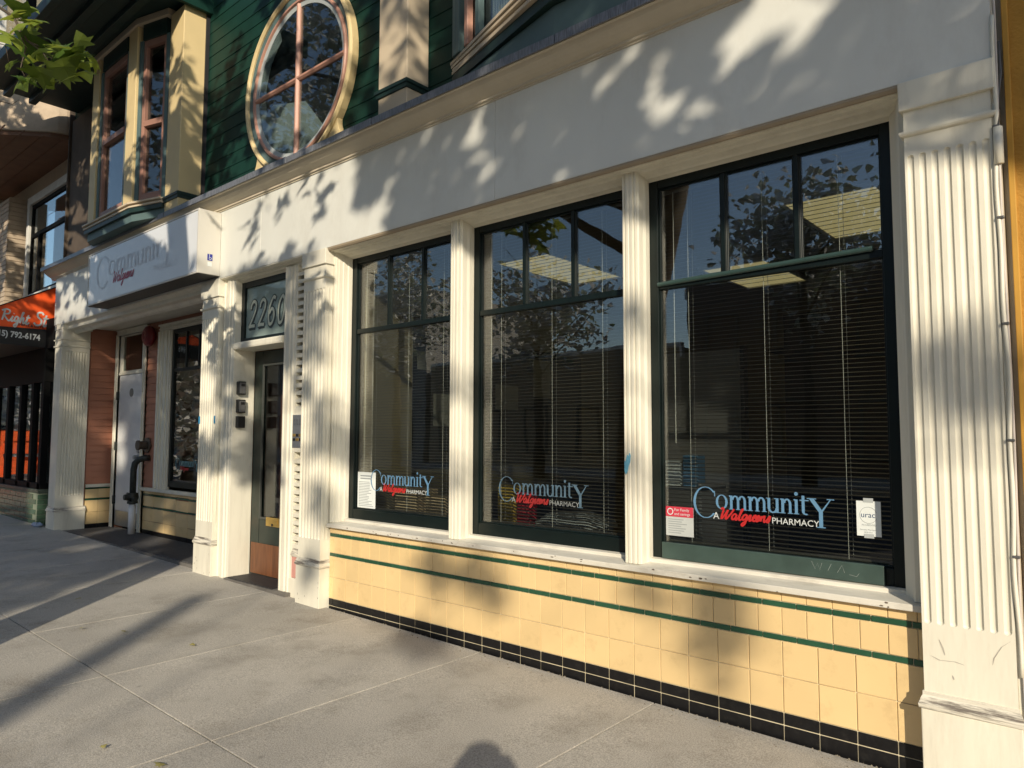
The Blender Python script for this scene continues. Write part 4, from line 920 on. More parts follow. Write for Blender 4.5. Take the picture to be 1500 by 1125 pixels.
# blue tape marks on the middle column
for x, lab in ((-6.63, 'left blue tape mark on the fluted pilaster beside the alcove'), (-6.335, 'right blue tape mark on the fluted pilaster beside the alcove')):
    tag(MB().box(x-.012, x+.012, -.0805, -.0775, 1.44, 1.51).build('tape_mark', TAPE, None), lab, 'tape mark', 'blue tape marks')
tag(MB().ext_y([(-2.036, 1.15), (-2.028, 1.135), (-2.018, 1.15), (-2.012, 1.18), (-2.002, 1.20), (-1.999, 1.235), (-2.006, 1.25), (-2.012, 1.232), (-2.02, 1.24), (-2.028, 1.21), (-2.037, 1.2)], -.0062, -.0045).build('paint_smear', mat('smear_blue', (.16, .45, .60), .6, .3, 20), None), 'pale blue paint smear on the mullion left of the right window', 'paint mark')
# cable run at the right end
box('end_strip', CREAM, B, (-.3565, -.337, -.074, .1, -.05, 2.60), .002)
box('end_strip', mat('recess_grey', (.36, .35, .32), .7), B, (-.336, -.31, -.004, .1, -.05, 3.6), .002)
cb = thing('cable_run', (-.33, -.06, 0), 'white cables clipped down the strip right of the end pilaster', 'cable')
pts = [(-.345+.004*math.sin(z*5.1)+.003*math.sin(z*13), -.082, z) for z in [i*.06 for i in range(8, 50)]]
MB().tube(pts, .0075, 7).build('cable', CREAM, cb, smooth=True)
pts = [(-.336+.003*math.sin(z*4.1+2), -.08, z) for z in [i*.06 for i in range(3, 52)]]
MB().tube(pts, .005, 6).build('thin_cable', mat('thin_cable', (.55, .5, .45), .6), cb, smooth=True)
for z in (.9, 1.32, 1.75, 2.15, 2.5): MB().box(-.354, -.330, -.092, -.0745, z, z+.010).build('clip', GREYP, cb, .002)
MB().tube([(-.338, -.085, 2.36), (-.338, -.085, 2.50)], .016, 10).build('splice', CREAM, cb, smooth=True)
MB().tube([(-.338, -.085, 2.5), (-.335, -.07, 2.62), (-.325, -.05, 2.72), (-.328, -.04, 2.85)], .006, 6).build('upper_cable', GREYP, cb, smooth=True)

# chipped paint: dark flecks where the cream paint has come off the plinths, jamb and base mouldings
CHIP = mat('bare_chip', (.13, .10, .075), .85, .2, 30)
chips = random.Random(14); mb = MB()
def curve_pts(P, n=5):
    return [(P[i][0]+(P[i+1][0]-P[i][0])*t/n, P[i][1]+(P[i+1][1]-P[i][1])*t/n) for i in range(len(P)-1) for t in range(n)]+[P[-1]]
def chip(x, y, z, w, h):
    n = 7; a0 = chips.uniform(0, 6)
    P = [(x+w*math.cos(a0+6.283*i/n)*chips.uniform(.5, 1), y, z+h*math.sin(a0+6.283*i/n)*chips.uniform(.5, 1)) for i in range(n)]
    mb.add(P, [tuple(range(n))])
for x0, x1 in ((-4.95, -4.645), (-6.64, -6.315)):
    for k in range(7): chip(chips.choice((chips.uniform(x0, x1), x1-.005)), -.0915, chips.uniform(.06, .29), chips.uniform(.002, .004), chips.uniform(.003, .016))
for k in range(26): chip(chips.uniform(-4.6, -.7), -.0362, chips.uniform(.648, .67), chips.uniform(.004, .016), chips.uniform(.002, .005))
o = mb.build('paint_chip', CHIP, B); o['kind'] = 'stuff'
mb = MB()          # grey scuffs on the wide pilaster
for P in ([(-.60, .565), (-.588, .535), (-.582, .51)], [(-.372, .60), (-.40, .575), (-.425, .53), (-.43, .505)], [(-.63, .50), (-.60, .488), (-.55, .492), (-.52, .486)], [(-.56, .44), (-.555, .425)]):
    q = curve_pts(P); vs = []
    for k, p in enumerate(q):
        w = .0022*math.sin(math.pi*(k+.3)/(len(q)))+.0004; vs += [(p[0]-w, -.0791, p[1]-w*.5), (p[0]+w, -.0791, p[1]+w*.5)]
    mb.add(vs, [(2*k, 2*k+1, 2*k+3, 2*k+2) for k in range(len(q)-1)])
o = mb.build('scuff', mat('scuff_grey', (.42, .39, .33), .8, .2, 40), B); o['kind'] = 'stuff'
mb = MB()          # grit and crumbs along the foot of the wall
for k in range(150):
    x = chips.uniform(-4.6, -.7); y = -.004-abs(chips.gauss(0, .05)); r = chips.uniform(.002, .006); z = zg(x)
    if y > -.02: y = -.02
    mb.add([(x-r, y-r*.6, z), (x+r, y-r*.7, z), (x+r*.5, y+r, z), (x, y, z+r*.9)], [(0, 2, 1), (0, 1, 3), (1, 2, 3), (2, 0, 3)])
o = mb.build('grit', mat('grit', (.22, .19, .14), .9, .3, 60)); o['kind'] = 'stuff'

# ================================================================== NEIGHBOURS
nr = thing('mustard_building', (2, 1, 0), 'mustard yellow stucco building at the right edge of the photo', 'building')
MB().box(-.312, 8, -.03, 6, -.1, 8.5).build('wall', MUSTARD, nr, .004)
MB().box(-.316, -.296, -.042, .02, -.1, 8.5).build('corner_bead', mat('mustard_trim', (.5, .27, .04), .7, .08), nr, .003)
nl = thing('left_building', (-14, 1, 0), 'beige building with brown-bottomed bay over an orange-awning shop, left of the cream storefront', 'building')
MB().box(-16.2, -14.6, .0, .3, 0, 9.5).build('wall', NBEIGE, nl, .004)
MB().box(-11.18, -10.81, .16, .5, 2.9, 9.5).build('pier', NBEIGE, nl, .004)
MB().box(-14.6, -11.18, .25, .4, 5.1, 9.5).build('upper_wall', NBEIGE, nl)
MB().box(-14.6, -10.81, .2, .5, 2.9, 3.45).build('spandrel', mat('spandrel_dark', (.10, .08, .06), .7), nl, .004)
pb = MB().box(-14.0, -13.35, -.02, .5, 3.2, 5.1).build('brick_pier', NBEIGE, nl, .004)
random.seed(5)
for r in range(26):
    z = 3.22+r*.072
    MB().box(-14.0+(.1 if r % 2 else 0), -13.70+(.05 if r % 2 else 0), -.035, -.021, z, z+.062).build('brick', NBEIGE, pb)
    MB().box(-13.69+(.05 if r % 2 else 0), -13.342, -.035+random.uniform(0, .004), -.021, z, z+.062).build('brick', NBEIGE, pb)
    MB().box(-13.349, -13.336, -.019, .24, z, z+.062).build('brick', NBEIGE, pb)
mb = MB(); frame_bars(mb, -13.2, -11.2, 3.40, 5.08, .18, .26, .10, .1, .12)
wn = mb.build('window', NWHITE, nl, .004)
mb = MB(); frame_bars(mb, -13.1, -11.3, 3.5, 4.96, .22, .26, .05, .05, .06); mb.box(-13.05, -11.35, .22, .26, 4.42, 4.48); mb.box(-12.72, -12.66, .215, .26, 3.5, 4.42); mb.build('frame', NBLACK, wn, .003)
MB().box(-13.05, -11.35, .24, .245, 3.5, 4.95).build('pane', GLASSU, wn)
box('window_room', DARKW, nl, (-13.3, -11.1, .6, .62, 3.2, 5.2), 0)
by = MB().ext_z([(-15.5, .25), (-13.8, -1.15), (-12.0, -1.15), (-11.40, -.72), (-10.93, -.20), (-10.87, -.12), (-10.84, -.03), (-10.84, .25)], 5.42, 5.98).build('bay', NBEIGE, nl, .012)
MB().ext_z([(-15.5, .25), (-13.8, -1.13), (-12.0, -1.13), (-11.42, -.70), (-10.94, -.18), (-10.86, .0), (-10.86, .25)], 5.36, 5.419).build('soffit', NBROWN, by, .004)
for k in range(4):
    MB().box(-15.2, -10.95, -.05-.22*k, -.035-.22*k, 5.350, 5.359).build('soffit_board', NBROWN, by)
MB().ext_z([(-15.5, .25), (-13.8, -1.18), (-12.0, -1.18), (-11.38, -.75), (-10.90, -.20), (-10.82, -.03), (-10.82, .25)], 5.98, 6.03).build('bay_sill', NBROWN, by, .004)
for x, y in ((-11.40, -.70), (-10.93, -.18), (-11.15, -.43), (-12.0, -1.12), (-12.6, -1.12)): MB().box(x-.05, x+.05, y-.05, y+.05, 6.03, 8).build('window_post', NWHITE if x < -11.2 else NBLACK, by, .005)
MB().ext_z([(-13.8, -1.1), (-12.0, -1.1), (-11.40, -.66), (-10.93, -.14), (-10.95, -.10), (-11.44, -.62), (-12.0, -1.05), (-13.8, -1.05)], 6.03, 8).build('pane', GLASSU, by)
mb = MB().box(-10.835, -10.80, .0, .16, 2.9, 9.0); mb.build('corner_board', mat('dark_clapboard', (.10, .075, .055), .8, .15), nl, .003)
# storefront of the neighbour
sfb = MB(); sfb.box(-14.6, -11.14, -.07, .3, 0, .55); sfb.box(-11.3, -10.9, .3, .4, 0, .55)
sfb = sfb.build('tiled_base', NGROUT, nl)
random.seed(9); proto = None
for r in range(7):
    z = .06+r*.068
    for k in range(14):
        x = -14.6+.252*k-(.126 if r % 2 else 0)
        if x+.245 > -11.13: continue
        if proto is None: proto = MB().box(x, x+.245, -.078, -.069, z, z+.062).build('green_tile', NGREEN, sfb, .002, org=(x+.122, -.07, z))
        else: inst(proto, (x+.122, -.07, z), sfb)
    for k in range(4):
        y = -.076+.12*k-(.03 if r % 2 else 0)
        MB().box(-11.139, -11.131, max(y, -.076), y+.115, z, z+.062).build('green_tile', NGREEN, sfb, .002)
MB().box(-14.6, -11.12, -.085, .32, .552, .60).build('ledge', mat('ledge_green', (.06, .075, .06), .5, .3, 30), sfb, .004)
sw = MB()
for x in (-14.4, -13.4, -12.75, -12.15, -11.62, -11.2): sw.box(x-.05, x+.05, -.06, .02, .60, 2.5)
sw.box(-14.6, -11.15, -.06, .02, .60, .68); sw.box(-14.6, -11.15, -.062, .02, 2.05, 2.5)
sw.box(-11.2, -11.14, -.06, .3, .60, .68); sw.box(-11.2, -11.14, .22, .3, .6, 2.5); sw.box(-11.2, -11.14, -.06, .3, 2.05, 2.5)
sw = sw.build('shop_window', NBLACK, nl, .004)
MB().box(-14.6, -11.2, -.02, -.014, .68, 2.05).build('pane', GLASSU, sw)
MB().box(-11.176, -11.17, .02, .22, .68, 2.05).build('pane', GLASSU, sw)
box('shop_ceiling', NBLACK, nl, (-16, -10.86, -.05, 2.5, 2.5, 2.9), 0)
box('shop_back', DARKW, nl, (-26, -10.8, 1.5, 1.55, 0, 2.9), 0)
box('shop_end', DARKW, nl, (-16.2, -16.1, .3, 1.5, 0, 2.9), 0)
box('street_wall', NBEIGE, nl, (-26, -14.62, -.05, .25, 0, 9.5), 0)
box('shop_side', DARKW, nl, (-10.9, -10.83, .3, 1.5, 0, 2.9), 0)
# hanging shapes added behind that glass in place of coloured street reflections
def garment_shape(x, y, z0, z1, w, m, name, lab, cat):
    t = thing(name, (x, y, z0), lab, cat, 'garment shapes added in the neighbour shop window')
    pr = [(-w, -.03), (-w*.5, -.07), (0, -.04), (w*.5, -.075), (w, -.03), (w*.8, .05), (0, .03), (-w*.8, .05)]
    a = [(x+p[0], y+p[1], z0) for p in pr]; b = [(x+p[0]*.75, y+p[1], z1-.12) for p in pr]; c = [(x+p[0]*.2, y+p[1]*.5, z1) for p in pr]
    mb = MB().add(a+b+c, [tuple(range(8))[::-1], tuple(range(16, 24))]+[(k*8+i, k*8+(i+1) % 8, (k+1)*8+(i+1) % 8, (k+1)*8+i) for k in (0, 1) for i in range(8)])
    mb.build('cloth', m, t, smooth=True); MB().tube([(x, y, z1), (x, y, 2.3)], .006, 6).build('hanger', STEEL, t)
garment_shape(-12.46, .14, .66, 1.42, .17, ORANGE, 'hanging_stand_in', 'orange garment shape standing in for a reflection in the left pane of the neighbour shop window', 'garment')
garment_shape(-11.9, .12, .75, 1.28, .14, ORANGE, 'hanging_stand_in', 'orange garment shape standing in for a reflection in the right pane of the neighbour shop window', 'garment')
garment_shape(-12.95, .15, .8, 1.5, .16, ORANGE, 'hanging_stand_in', 'orange garment shape standing in for a reflection at the far left of the neighbour shop window', 'garment')
garment_shape(-12.75, .10, 1.0, 1.2, .20, BLUEC, 'folded_stand_in', 'blue garment shape standing in for a reflection beside the orange ones in the neighbour shop window', 'garment')
garment_shape(-11.9, .16, 1.62, 2.0, .12, mat('patterned_cloth', (.32, .2, .12), .8, .6, 30), 'hanging_stand_in', 'brown patterned garment above the orange one in the neighbour shop window', 'garment')
# awning
an = thing('awning', (-11.9, -.3, 2.5), 'orange fabric awning with white script and a black valance over the neighbour shop', 'awning')
ax = -11.2
MB().ext_x([(.62, 3.67), (-1.0, 2.80), (-1.0, 2.742), (.62, 2.786)], -15.5, ax).build('canopy', AWN, an)
MB().ext_x([(.62, 2.783), (-1.0, 2.739), (-1.0, 2.53), (.62, 2.51)], -15.5, ax+.002).build('valance', AWNB, an)
MB().ext_x([(.63, 3.69), (-1.01, 2.805), (-1.01, 2.79), (.63, 3.675)], -15.5, ax+.006).build('edge_piping', NBLACK, an)
NRM[0] = (1, 0, 0)
put = lambda y0, z0, s, sl: (lambda p: (ax+.004, y0+p.x*s+p.y*s*.12, z0+p.y*s+sl*(p.x*s)))
mb = MB(); script(mb, 'Right', put(-.58, 2.84, .082, -.10), .24); script(mb, 'Style', put(-.205, 2.815, .098, -.10), .24); mb.build('script_words', TXWHITE, an)
mb = text_mesh('SHIRTS & GIFTS', .045, lambda p: (ax+.004, -.39+p.x, 2.785+p.y-.03*p.x), .001); mb.build('small_words', TXDARK, an)
NRM[0] = (0, -1, 0)
mb = text_mesh('(415) 792-6174', .107, lambda p: (ax+.006, -.68+p.x*.84, 2.635+p.y-.04*p.x), .0035); mb.build('phone_number', TXWHITE, an)
# litter at the foot of the corner column
tag(blob('litter', -10.95, -.12, zg(-10.95)+.02, .12, .05, .03, PAPER, 8).build('litter', mat('litter_blue', (.35, .42, .55), .6, .3, 30), None), 'crumpled pale blue litter beside the plinth of the corner column', 'litter')

# ================================================================== ACROSS THE STREET (seen only in reflections)
def far_building(x0, x1, h, m, label, nwin, storeys, roof=None):
    t = thing('far_building', ((x0+x1)/2, -22, 0), label, 'building', 'buildings across the street')
    MB().box(x0, x1, -30, -20, 0, h).build('wall', m, t)
    MB().box(x0-.1, x1+.1, -20.25, -20.001, h-.4, h+.15).build('cornice', NWHITE, t, .02)
    for s in range(storeys):
        for k in range(nwin):
            xc = x0+(x1-x0)*(k+.5)/nwin; z0 = .6+s*3.1
            f = MB(); frame_bars(f, xc-.6, xc+.6, z0, z0+1.9, -20.06, -19.94, .1, .1, .1); f = f.build('window', mat('far_trim', (.13, .12, .10), .7), t, .01)
            MB().box(xc-.5, xc+.5, -20.03, -20.002, z0+.1, z0+1.8).build('pane', mat('far_pane', (.02, .03, .04), .1), f)
far_building(-44, -26, 8.5, mat('far_grey', (.30, .29, .27), .8), 'grey two-storey building far left across the street', 6, 2)
far_building(-84, -44.5, 7.5, mat('far_sand', (.28, .25, .20), .8), 'long sand-coloured building farthest left across the street', 12, 2)
far_building(-25.6, -12.4, 4.6, mat('far_tan', (.36, .29, .20), .8), 'low tan building across the street', 5, 1)
far_building(-12, -2, 6.6, mat('far_brown', (.16, .12, .09), .8), 'brown two-storey building across the street', 4, 2)
far_building(-1.6, 10, 8.2, mat('far_cream', (.42, .38, .30), .8), 'cream two-storey building across the street', 4, 2)
far_building(10.4, 30, 6.4, mat('far_rose', (.33, .22, .18), .8), 'rose building far right across the street', 6, 2)
t = thing('end_building', (-88, -6, 0), 'pale building closing the far end of the street', 'building')
MB().box(-96, -86, -22, 14, 0, 9).build('wall', mat('far_pale', (.34, .32, .30), .8), t)
for k in range(8):
    MB().box(-85.995, -85.9, -20+4*k, -18+4*k, 1.0, 3.0).build('window', mat('far_pane', (.02, .03, .04), .1), t); MB().box(-85.995, -85.9, -20+4*k, -18+4*k, 5.0, 7.0).build('window', MATS['far_pane'], t)
# construction barriers on the sidewalk beyond the left edge, mirrored in the neighbour's shop window
for k, (x, y, lab) in enumerate(((-16.6, -1.35, 'orange construction barrier nearest the neighbour shop'), (-18.6, -1.9, 'orange construction barrier in the middle of the row'), (-21.0, -2.3, 'orange construction barrier farthest down the sidewalk'))):
    t = thing('construction_barrier', (x, y, zg(x)), lab, 'barrier', 'orange construction barriers'); z0 = zg(x)
    for dy in (-.55, .55): MB().ext_y([(x-.25, z0), (x+.25, z0), (x+.05, z0+1.15), (x-.05, z0+1.15)], y+dy-.04, y+dy+.04).build('leg', ORANGE, t, .01)
    for zz in (.35, .75, 1.0): MB().box(x-.03, x+.03, y-.6, y+.6, z0+zz, z0+zz+.17).build('board', ORANGE, t, .006)
for k, z in enumerate((6.6, 7.0)):
    tag(MB().tube([(-60, -9.5, z+.5), (-30, -9.5, z-.2), (0, -9.5, z), (30, -9.5, z+.4)], .016, 5).build('overhead_wire', BLACKP, None), ['lower overhead wire over the street', 'upper overhead wire over the street'][k], 'wire', 'overhead wires')

# ================================================================== TREES
LEAF = [(0, 0, 0), (.10, .06, .0), (.42, -.02, -.04), (.30, .17, .0), (.50, .38, -.05), (.27, .40, .0), (.20, .62, -.01), (.0, 1.0, -.08),
        (-.20, .62, -.01), (-.27, .40, .0), (-.50, .38, -.05), (-.30, .17, .0), (-.42, -.02, -.04), (-.10, .06, .0), (0, .38, .05)]
LF = [(14, i, i+1) for i in range(0, 13)]+[(14, 13, 0)]
LEAF_S = [(0, 0, 0), (.45, .10, -.03), (.38, .45, -.02), (0, 1, -.07), (-.38, .45, -.02), (-.45, .10, -.03), (0, .35, .05)]
LFS = [(6, i, (i+1) % 6) for i in range(6)]
def leaf_cloud(name, P, size, m, parent, full=True, org=None, seed=1, flat=.55):
    rng = np.random.default_rng(seed); n = len(P); P = np.asarray(P, float)
    tpl = np.array(LEAF if full else LEAF_S); tf = np.array(LF if full else LFS)
    nrm = rng.normal(size=(n, 3)); nrm[:, 2] = np.abs(nrm[:, 2])*1.0+flat; nrm /= np.linalg.norm(nrm, axis=1)[:, None]
    t = rng.normal(size=(n, 3)); t -= (t*nrm).sum(1)[:, None]*nrm; t /= np.linalg.norm(t, axis=1)[:, None]
    t[:, 2] -= .35; t /= np.linalg.norm(t, axis=1)[:, None]
    s = np.cross(t, nrm); s /= np.linalg.norm(s, axis=1)[:, None]; nrm = np.cross(s, t)
    sz = size*rng.uniform(.65, 1.25, n)
    V = P[:, None, :]+sz[:, None, None]*(tpl[None, :, 0, None]*s[:, None, :]+(tpl[None, :, 1, None]-.4)*t[:, None, :]+tpl[None, :, 2, None]*nrm[:, None, :])
    k = len(tpl); F = (tf[None]+(np.arange(n)*k)[:, None, None]).reshape(-1, 3)
    org = Vector(org if org is not None else P.mean(0))
    V = V.reshape(-1, 3)-np.array(org)
    me = bpy.data.meshes.new(name); me.vertices.add(len(V)); me.vertices.foreach_set('co', V.ravel())
    me.loops.add(F.size); me.loops.foreach_set('vertex_index', F.ravel().astype(np.int32))
    me.polygons.add(len(F)); me.polygons.foreach_set('loop_start', np.arange(0, F.size, 3, dtype=np.int32))
    me.update(calc_edges=True); me.validate(); me.materials.append(m)
    ob = bpy.data.objects.new(name, me); COL.objects.link(ob); place(ob, org, parent)
    return ob
def branch_path(a, b, rnd, sag=.25, n=5):
    a = Vector(a); b = Vector(b); pts = []
    for i in range(n+1):
        t = i/n; p = a.lerp(b, t); p.z += sag*math.sin(math.pi*t); p += Vector((rnd.uniform(-1, 1), rnd.uniform(-1, 1), rnd.uniform(-1, 1)))*.06*math.sin(math.pi*t)*(b-a).length*.5
        pts.append(p)
    return pts
def tree(loc, trunk, r0, r1, crown_pts, size, label, seed, nbr=10, full=True, mt=None, thick=1.0, ends_ok=None):
    rnd = random.Random(seed)
    t = thing('street_tree', loc, label, 'tree', 'street trees')
    T = [Vector(loc)+Vector(p) for p in trunk]; k = len(T)
    MB().tube(T, [r0*1.25]+[r0+(r1-r0)*i/(k-1) for i in range(1, k)], 14).build('trunk', BARK, t, smooth=True)
    C = np.asarray(crown_pts, float)
    rng = np.random.default_rng(seed)
    if len(C):
        D = C if ends_ok is None else C[ends_ok(C)]
        ends = D[rng.choice(len(D), nbr, replace=False)]
        for e in ends:
            f = rnd.uniform(.55, 1.0); i = min(int(f*(k-1)), k-2); a = T[i].lerp(T[i+1], f*(k-1)-i)
            pts = branch_path(a, e, rnd)
            if any(in_frame(p, .03) for p in pts): continue
            rr = r1*rnd.uniform(.45, .7)*thick
            MB().tube(pts, [rr*(1-.8*q/(len(pts)-1)) for q in range(len(pts))], 7).build('branch', BARK, t, smooth=True)
        cr = leaf_cloud('crown', C, size, mt or LEAFD, t, full, seed=seed); cr['kind'] = 'stuff'
    return t

# --- crowns are laid out along the sun's rays so that their dapple falls on the facade
Sn = np.array(SUN)
def along(x, z, y):           # the point at depth y whose shadow falls at (x, 0, z)
    t = (-y)/0.6761*1.0
    t = (-y)/(-Sn[1]); return np.stack([x+Sn[0]*t, y, z+Sn[2]*t], -1)
def nz2(x, z, s, o=0.0): return np.array([noise.noise(Vector((a*s+o, b*s, o))) for a, b in zip(x, z)])
CAMv, CRv, CUv, CFv = [np.array(v) for v in (CAM, CR, CU, CF)]
def visible(P, mg=.05):
    d = P-CAMv; z = d@CFv; zz = np.maximum(z, .05)
    return (z > -.2) & (np.abs(d@CRv/zz) < .712+mg) & (np.abs(d@CUv/zz) < .534+mg)
def pix_to_wall(u, v, y=-.08):
    d = CRv*(u-750)/FPX-CUv*(v-562.5)/FPX+CFv; t = (y-CAM.y)/d[1]; q = CAMv+t*d; return q[0]-(-Sn[0]/-Sn[1])*0, q[2]
# light patches on the shaded fascia (x, z, radius in metres on the wall)
GAPS = []
for (u, v, r) in ((1122, 24, 62), (1152, 18, 54), (1188, 12, 42), (1098, 48, 50), (1068, 78, 42), (1046, 92, 28), (1140, 60, 40), (1168, 40, 42), (1210, 3, 30), (1170, 2, 30),
                  (948, 114, 14), (958, 100, 12), (936, 129, 12), (927, 159, 12), (939, 171, 12), (960, 162, 13), (984, 153, 12), (948, 186, 13), (936, 216, 9), (1020, 162, 10), (1047, 129, 10), (993, 102, 10),
                  (894, 114, 15), (876, 132, 14), (858, 153, 12), (912, 99, 13), (678, 210, 16), (690, 240, 20), (699, 262, 20), (694, 170, 14), (618, 204, 13), (804, 216, 9), (762, 174, 9), (1128, 165, 14), (1314, 18, 8), (1302, 36, 7), (560, 285, 14), (545, 320, 22), (520, 335, 20)):
    x, z = pix_to_wall(u, v); x2, z2 = pix_to_wall(u+r*.62, v); x3, z3 = pix_to_wall(u, v-r*.8); GAPS.append((x, z, abs(x2-x)+.02, abs(z3-z)+.02))
gx = np.array(GAPS)
def shade_right():
    n = 25000; rng = np.random.default_rng(21)
    x = rng.uniform(-4.7, 2.2, n); z = rng.uniform(2.3, 7.5, n); y = rng.uniform(-7.2, -4.3, n)
    # lower edge of the shade along the facade
    lo = np.interp(x, [-4.7, -4.3, -3.6, -2.6, -1.6, -.7, 0, 2], [3.05, 2.85, 2.62, 2.55, 2.50, 2.54, 2.45, 2.3])+.10*nz2(x, z*0, 2.0)
    keep = z > lo
    # open sunny part of the fascia at its left
    keep &= ~((x < -4.35) & (z < 3.42) & (z > 2.6))
    tx = (x[:, None]-gx[None, :, 0])-.35*(z[:, None]-gx[None, :, 1])
    d = np.sqrt((tx/gx[None, :, 2])**2+((z[:, None]-gx[None, :, 1])/gx[None, :, 3])**2)
    keep &= (d.min(1) > 1+.30*nz2(x, z, 7.0, 5.0)+.18*nz2(x, z, 16.0, 8.0))
    # looser foliage above the cornice
    up = (z > 3.6); keep &= ~(up & (rng.uniform(size=n) < .35+.5*(nz2(x, z, 1.6, 3.3) > .05)))
    P = along(x, z, y)
    P = P[keep]; return P[~visible(P)]
C2 = shade_right()
tree((7.4, -5.2, -.14), [(0, 0, 0), (.05, 0, 1.5), (-.1, -.1, 3.2), (-.4, -.2, 4.8), (-.9, -.2, 6.6)], .22, .10, C2, .15, 'street tree behind the camera whose crown shades the cream fascia', 31, 9)
def shade_left():
    n = 17000; rng = np.random.default_rng(5)
    x = rng.uniform(-14.5, -4.7, n); z = rng.uniform(2.2, 8.0, n); y = rng.uniform(-5.0, -2.3, n)
    sk = x*.85+z*.55; up = z*.75-x*.45           # streaky along the branches
    a = nz2(sk, up, 1.5, 1.7); b = nz2(sk*.8, up*1.6, 3.6, 7.1)
    dens = np.where(x < -6.3, .9, .6)
    dens = np.where(z < 3.5, .50, dens)
    dens = np.where((x > -6.25) & (z < 3.5), .22, dens)
    dens = np.where((x > -8.3) & (x < -6.3) & (z > 2.3) & (z < 3.5), .12, dens)     # kept open for the low bough
    keep = (rng.uniform(size=n) < dens) & ((a+.6*b) < np.where((x < -6.3) & (z > 3.5), .17, .08))
    P = along(x, z, y)[keep]
    n = 3200                                        # looser limb over the kerb: dapple on the entry bay
    x = rng.uniform(-7.1, -4.9, n); z = rng.uniform(.95, 2.75, n); y = rng.uniform(-8.4, -6.2, n)
    keep = (rng.uniform(size=n) < .42) & ((nz2(x, z, 1.3, 4.4)+.5*nz2(x, z, 3.2, 9.1)) < .05)
    P = np.concatenate([P, along(x, z, y)[keep]])
    # keep the sun on the low bough in view
    q = np.array([tuple(px_point(u, v, 5.3)) for u, v in ((20, 30), (60, 40), (40, 80), (80, 80), (115, 80), (60, 110), (100, 105), (10, 90))])
    def wall(p): t = -p[:, 1]/(-Sn[1]); return np.stack([p[:, 0]-Sn[0]*t, p[:, 2]-Sn[2]*t], -1)
    a = wall(P); b = wall(q)
    d = np.sqrt(((a[:, None]-b[None])**2).sum(-1)).min(1)
    P = P[d > .24]
    return P[~visible(P)]
def shade_street():
    """crown of the big tree across the street: deep shade over the alcove and the left of the sidewalk"""
    n = 16000; rng = np.random.default_rng(15)
    x = rng.uniform(-14.5, -6.9, n); z = rng.uniform(-1.7, 2.75, n); y = rng.uniform(-15.5, -11.5, n)
    a = nz2(x, z, 1.3, 4.4); b = nz2(x, z, 3.2, 9.1)
    edge = -7.15-.5*(z < 0)
    hole = (a+.5*b) > .60
    for hx, hz, hr in ((-9.75, 1.62, .16), (-9.62, 1.35, .12), (-9.55, .30, .14), (-10.2, .55, .10), (-11.4, .35, .22), (-10.9, 2.5, .25), (-11.0, 2.2, .16), (-8.2, .35, .18)):
        hole |= ((x-hx)**2+(z-hz)**2 < (hr+.06)**2)
    keep = (x < edge) & ~hole & ((z < 2.4) | (rng.uniform(size=n) < .5))
    P = along(x, z, y)[keep]; return P[~visible(P)]
def px_point(u, v, dist):
    d = CR*((u-750)/FPX)-CU*((v-562.5)/FPX)+CF; return CAM+d.normalized()*dist
tree((4.6, -16.4, .0), [(0, 0, 0), (.05, 0, 2), (-.2, .3, 4.5), (-.6, .9, 7), (-.9, 1.4, 9)], .34, .18, shade_street(), .17, 'big street tree on the far sidewalk whose crown shades the alcove', 17, 14)
C1 = shade_left()
t1 = tree((-4.22, -3.35, 0), [(0, 0, 0), (.0, 0, 1.0), (.06, -.02, 2.2), (.35, -.1, 3.4), (.6, -.25, 4.8), (.5, -.5, 6.5)], .19, .13, C1, .15, 'large street tree left of the camera with maple leaves drooping into the top left corner', 12, 14, ends_ok=lambda C: (C[:, 0] < -5.2) & (C[:, 2] > 4.6))
# leaves in view at the top left: each one an object
def px_point(u, v, dist):
    d = CR*((u-750)/FPX)-CU*((v-562.5)/FPX)+CF; return CAM+d.normalized()*dist
tw1 = [px_point(-160, -60, 5.4), px_point(-60, -30, 5.4), px_point(20, 25, 5.35), px_point(40, 60, 5.3), px_point(85, 80, 5.3), px_point(122, 88, 5.3)]
tw2 = [px_point(20, 25, 5.35), px_point(38, 70, 5.3), px_point(30, 100, 5.25), px_point(40, 118, 5.25)]
tw3 = [px_point(-100, 150, 5.5), px_point(0, 148, 5.5), px_point(18, 153, 5.5), px_point(28, 146, 5.5)]
for tw, r in ((tw1, .011), (tw2, .006), (tw3, .004), ([px_point(40, 60, 5.3), px_point(62, 76, 5.28), px_point(80, 104, 5.25)], .005), ([px_point(62, 76, 5.28), px_point(90, 92, 5.3), px_point(104, 90, 5.3)], .004), ([px_point(20, 25, 5.35), px_point(34, 30, 5.3), px_point(54, 28, 5.3)], .004), ([px_point(-70, 20, 5.4), px_point(-10, 62, 5.35), px_point(8, 66, 5.3), px_point(14, 98, 5.3)], .005)):
    MB().tube(tw, [r*(1-.75*i/(len(tw)-1)) for i in range(len(tw))], 6).build('twig', BARK, t1, smooth=True)
rl = random.Random(8)
lm = MB().add([(v[0], v[1], v[2]) for v in LEAF], LF).mesh('leaf', LEAFN)
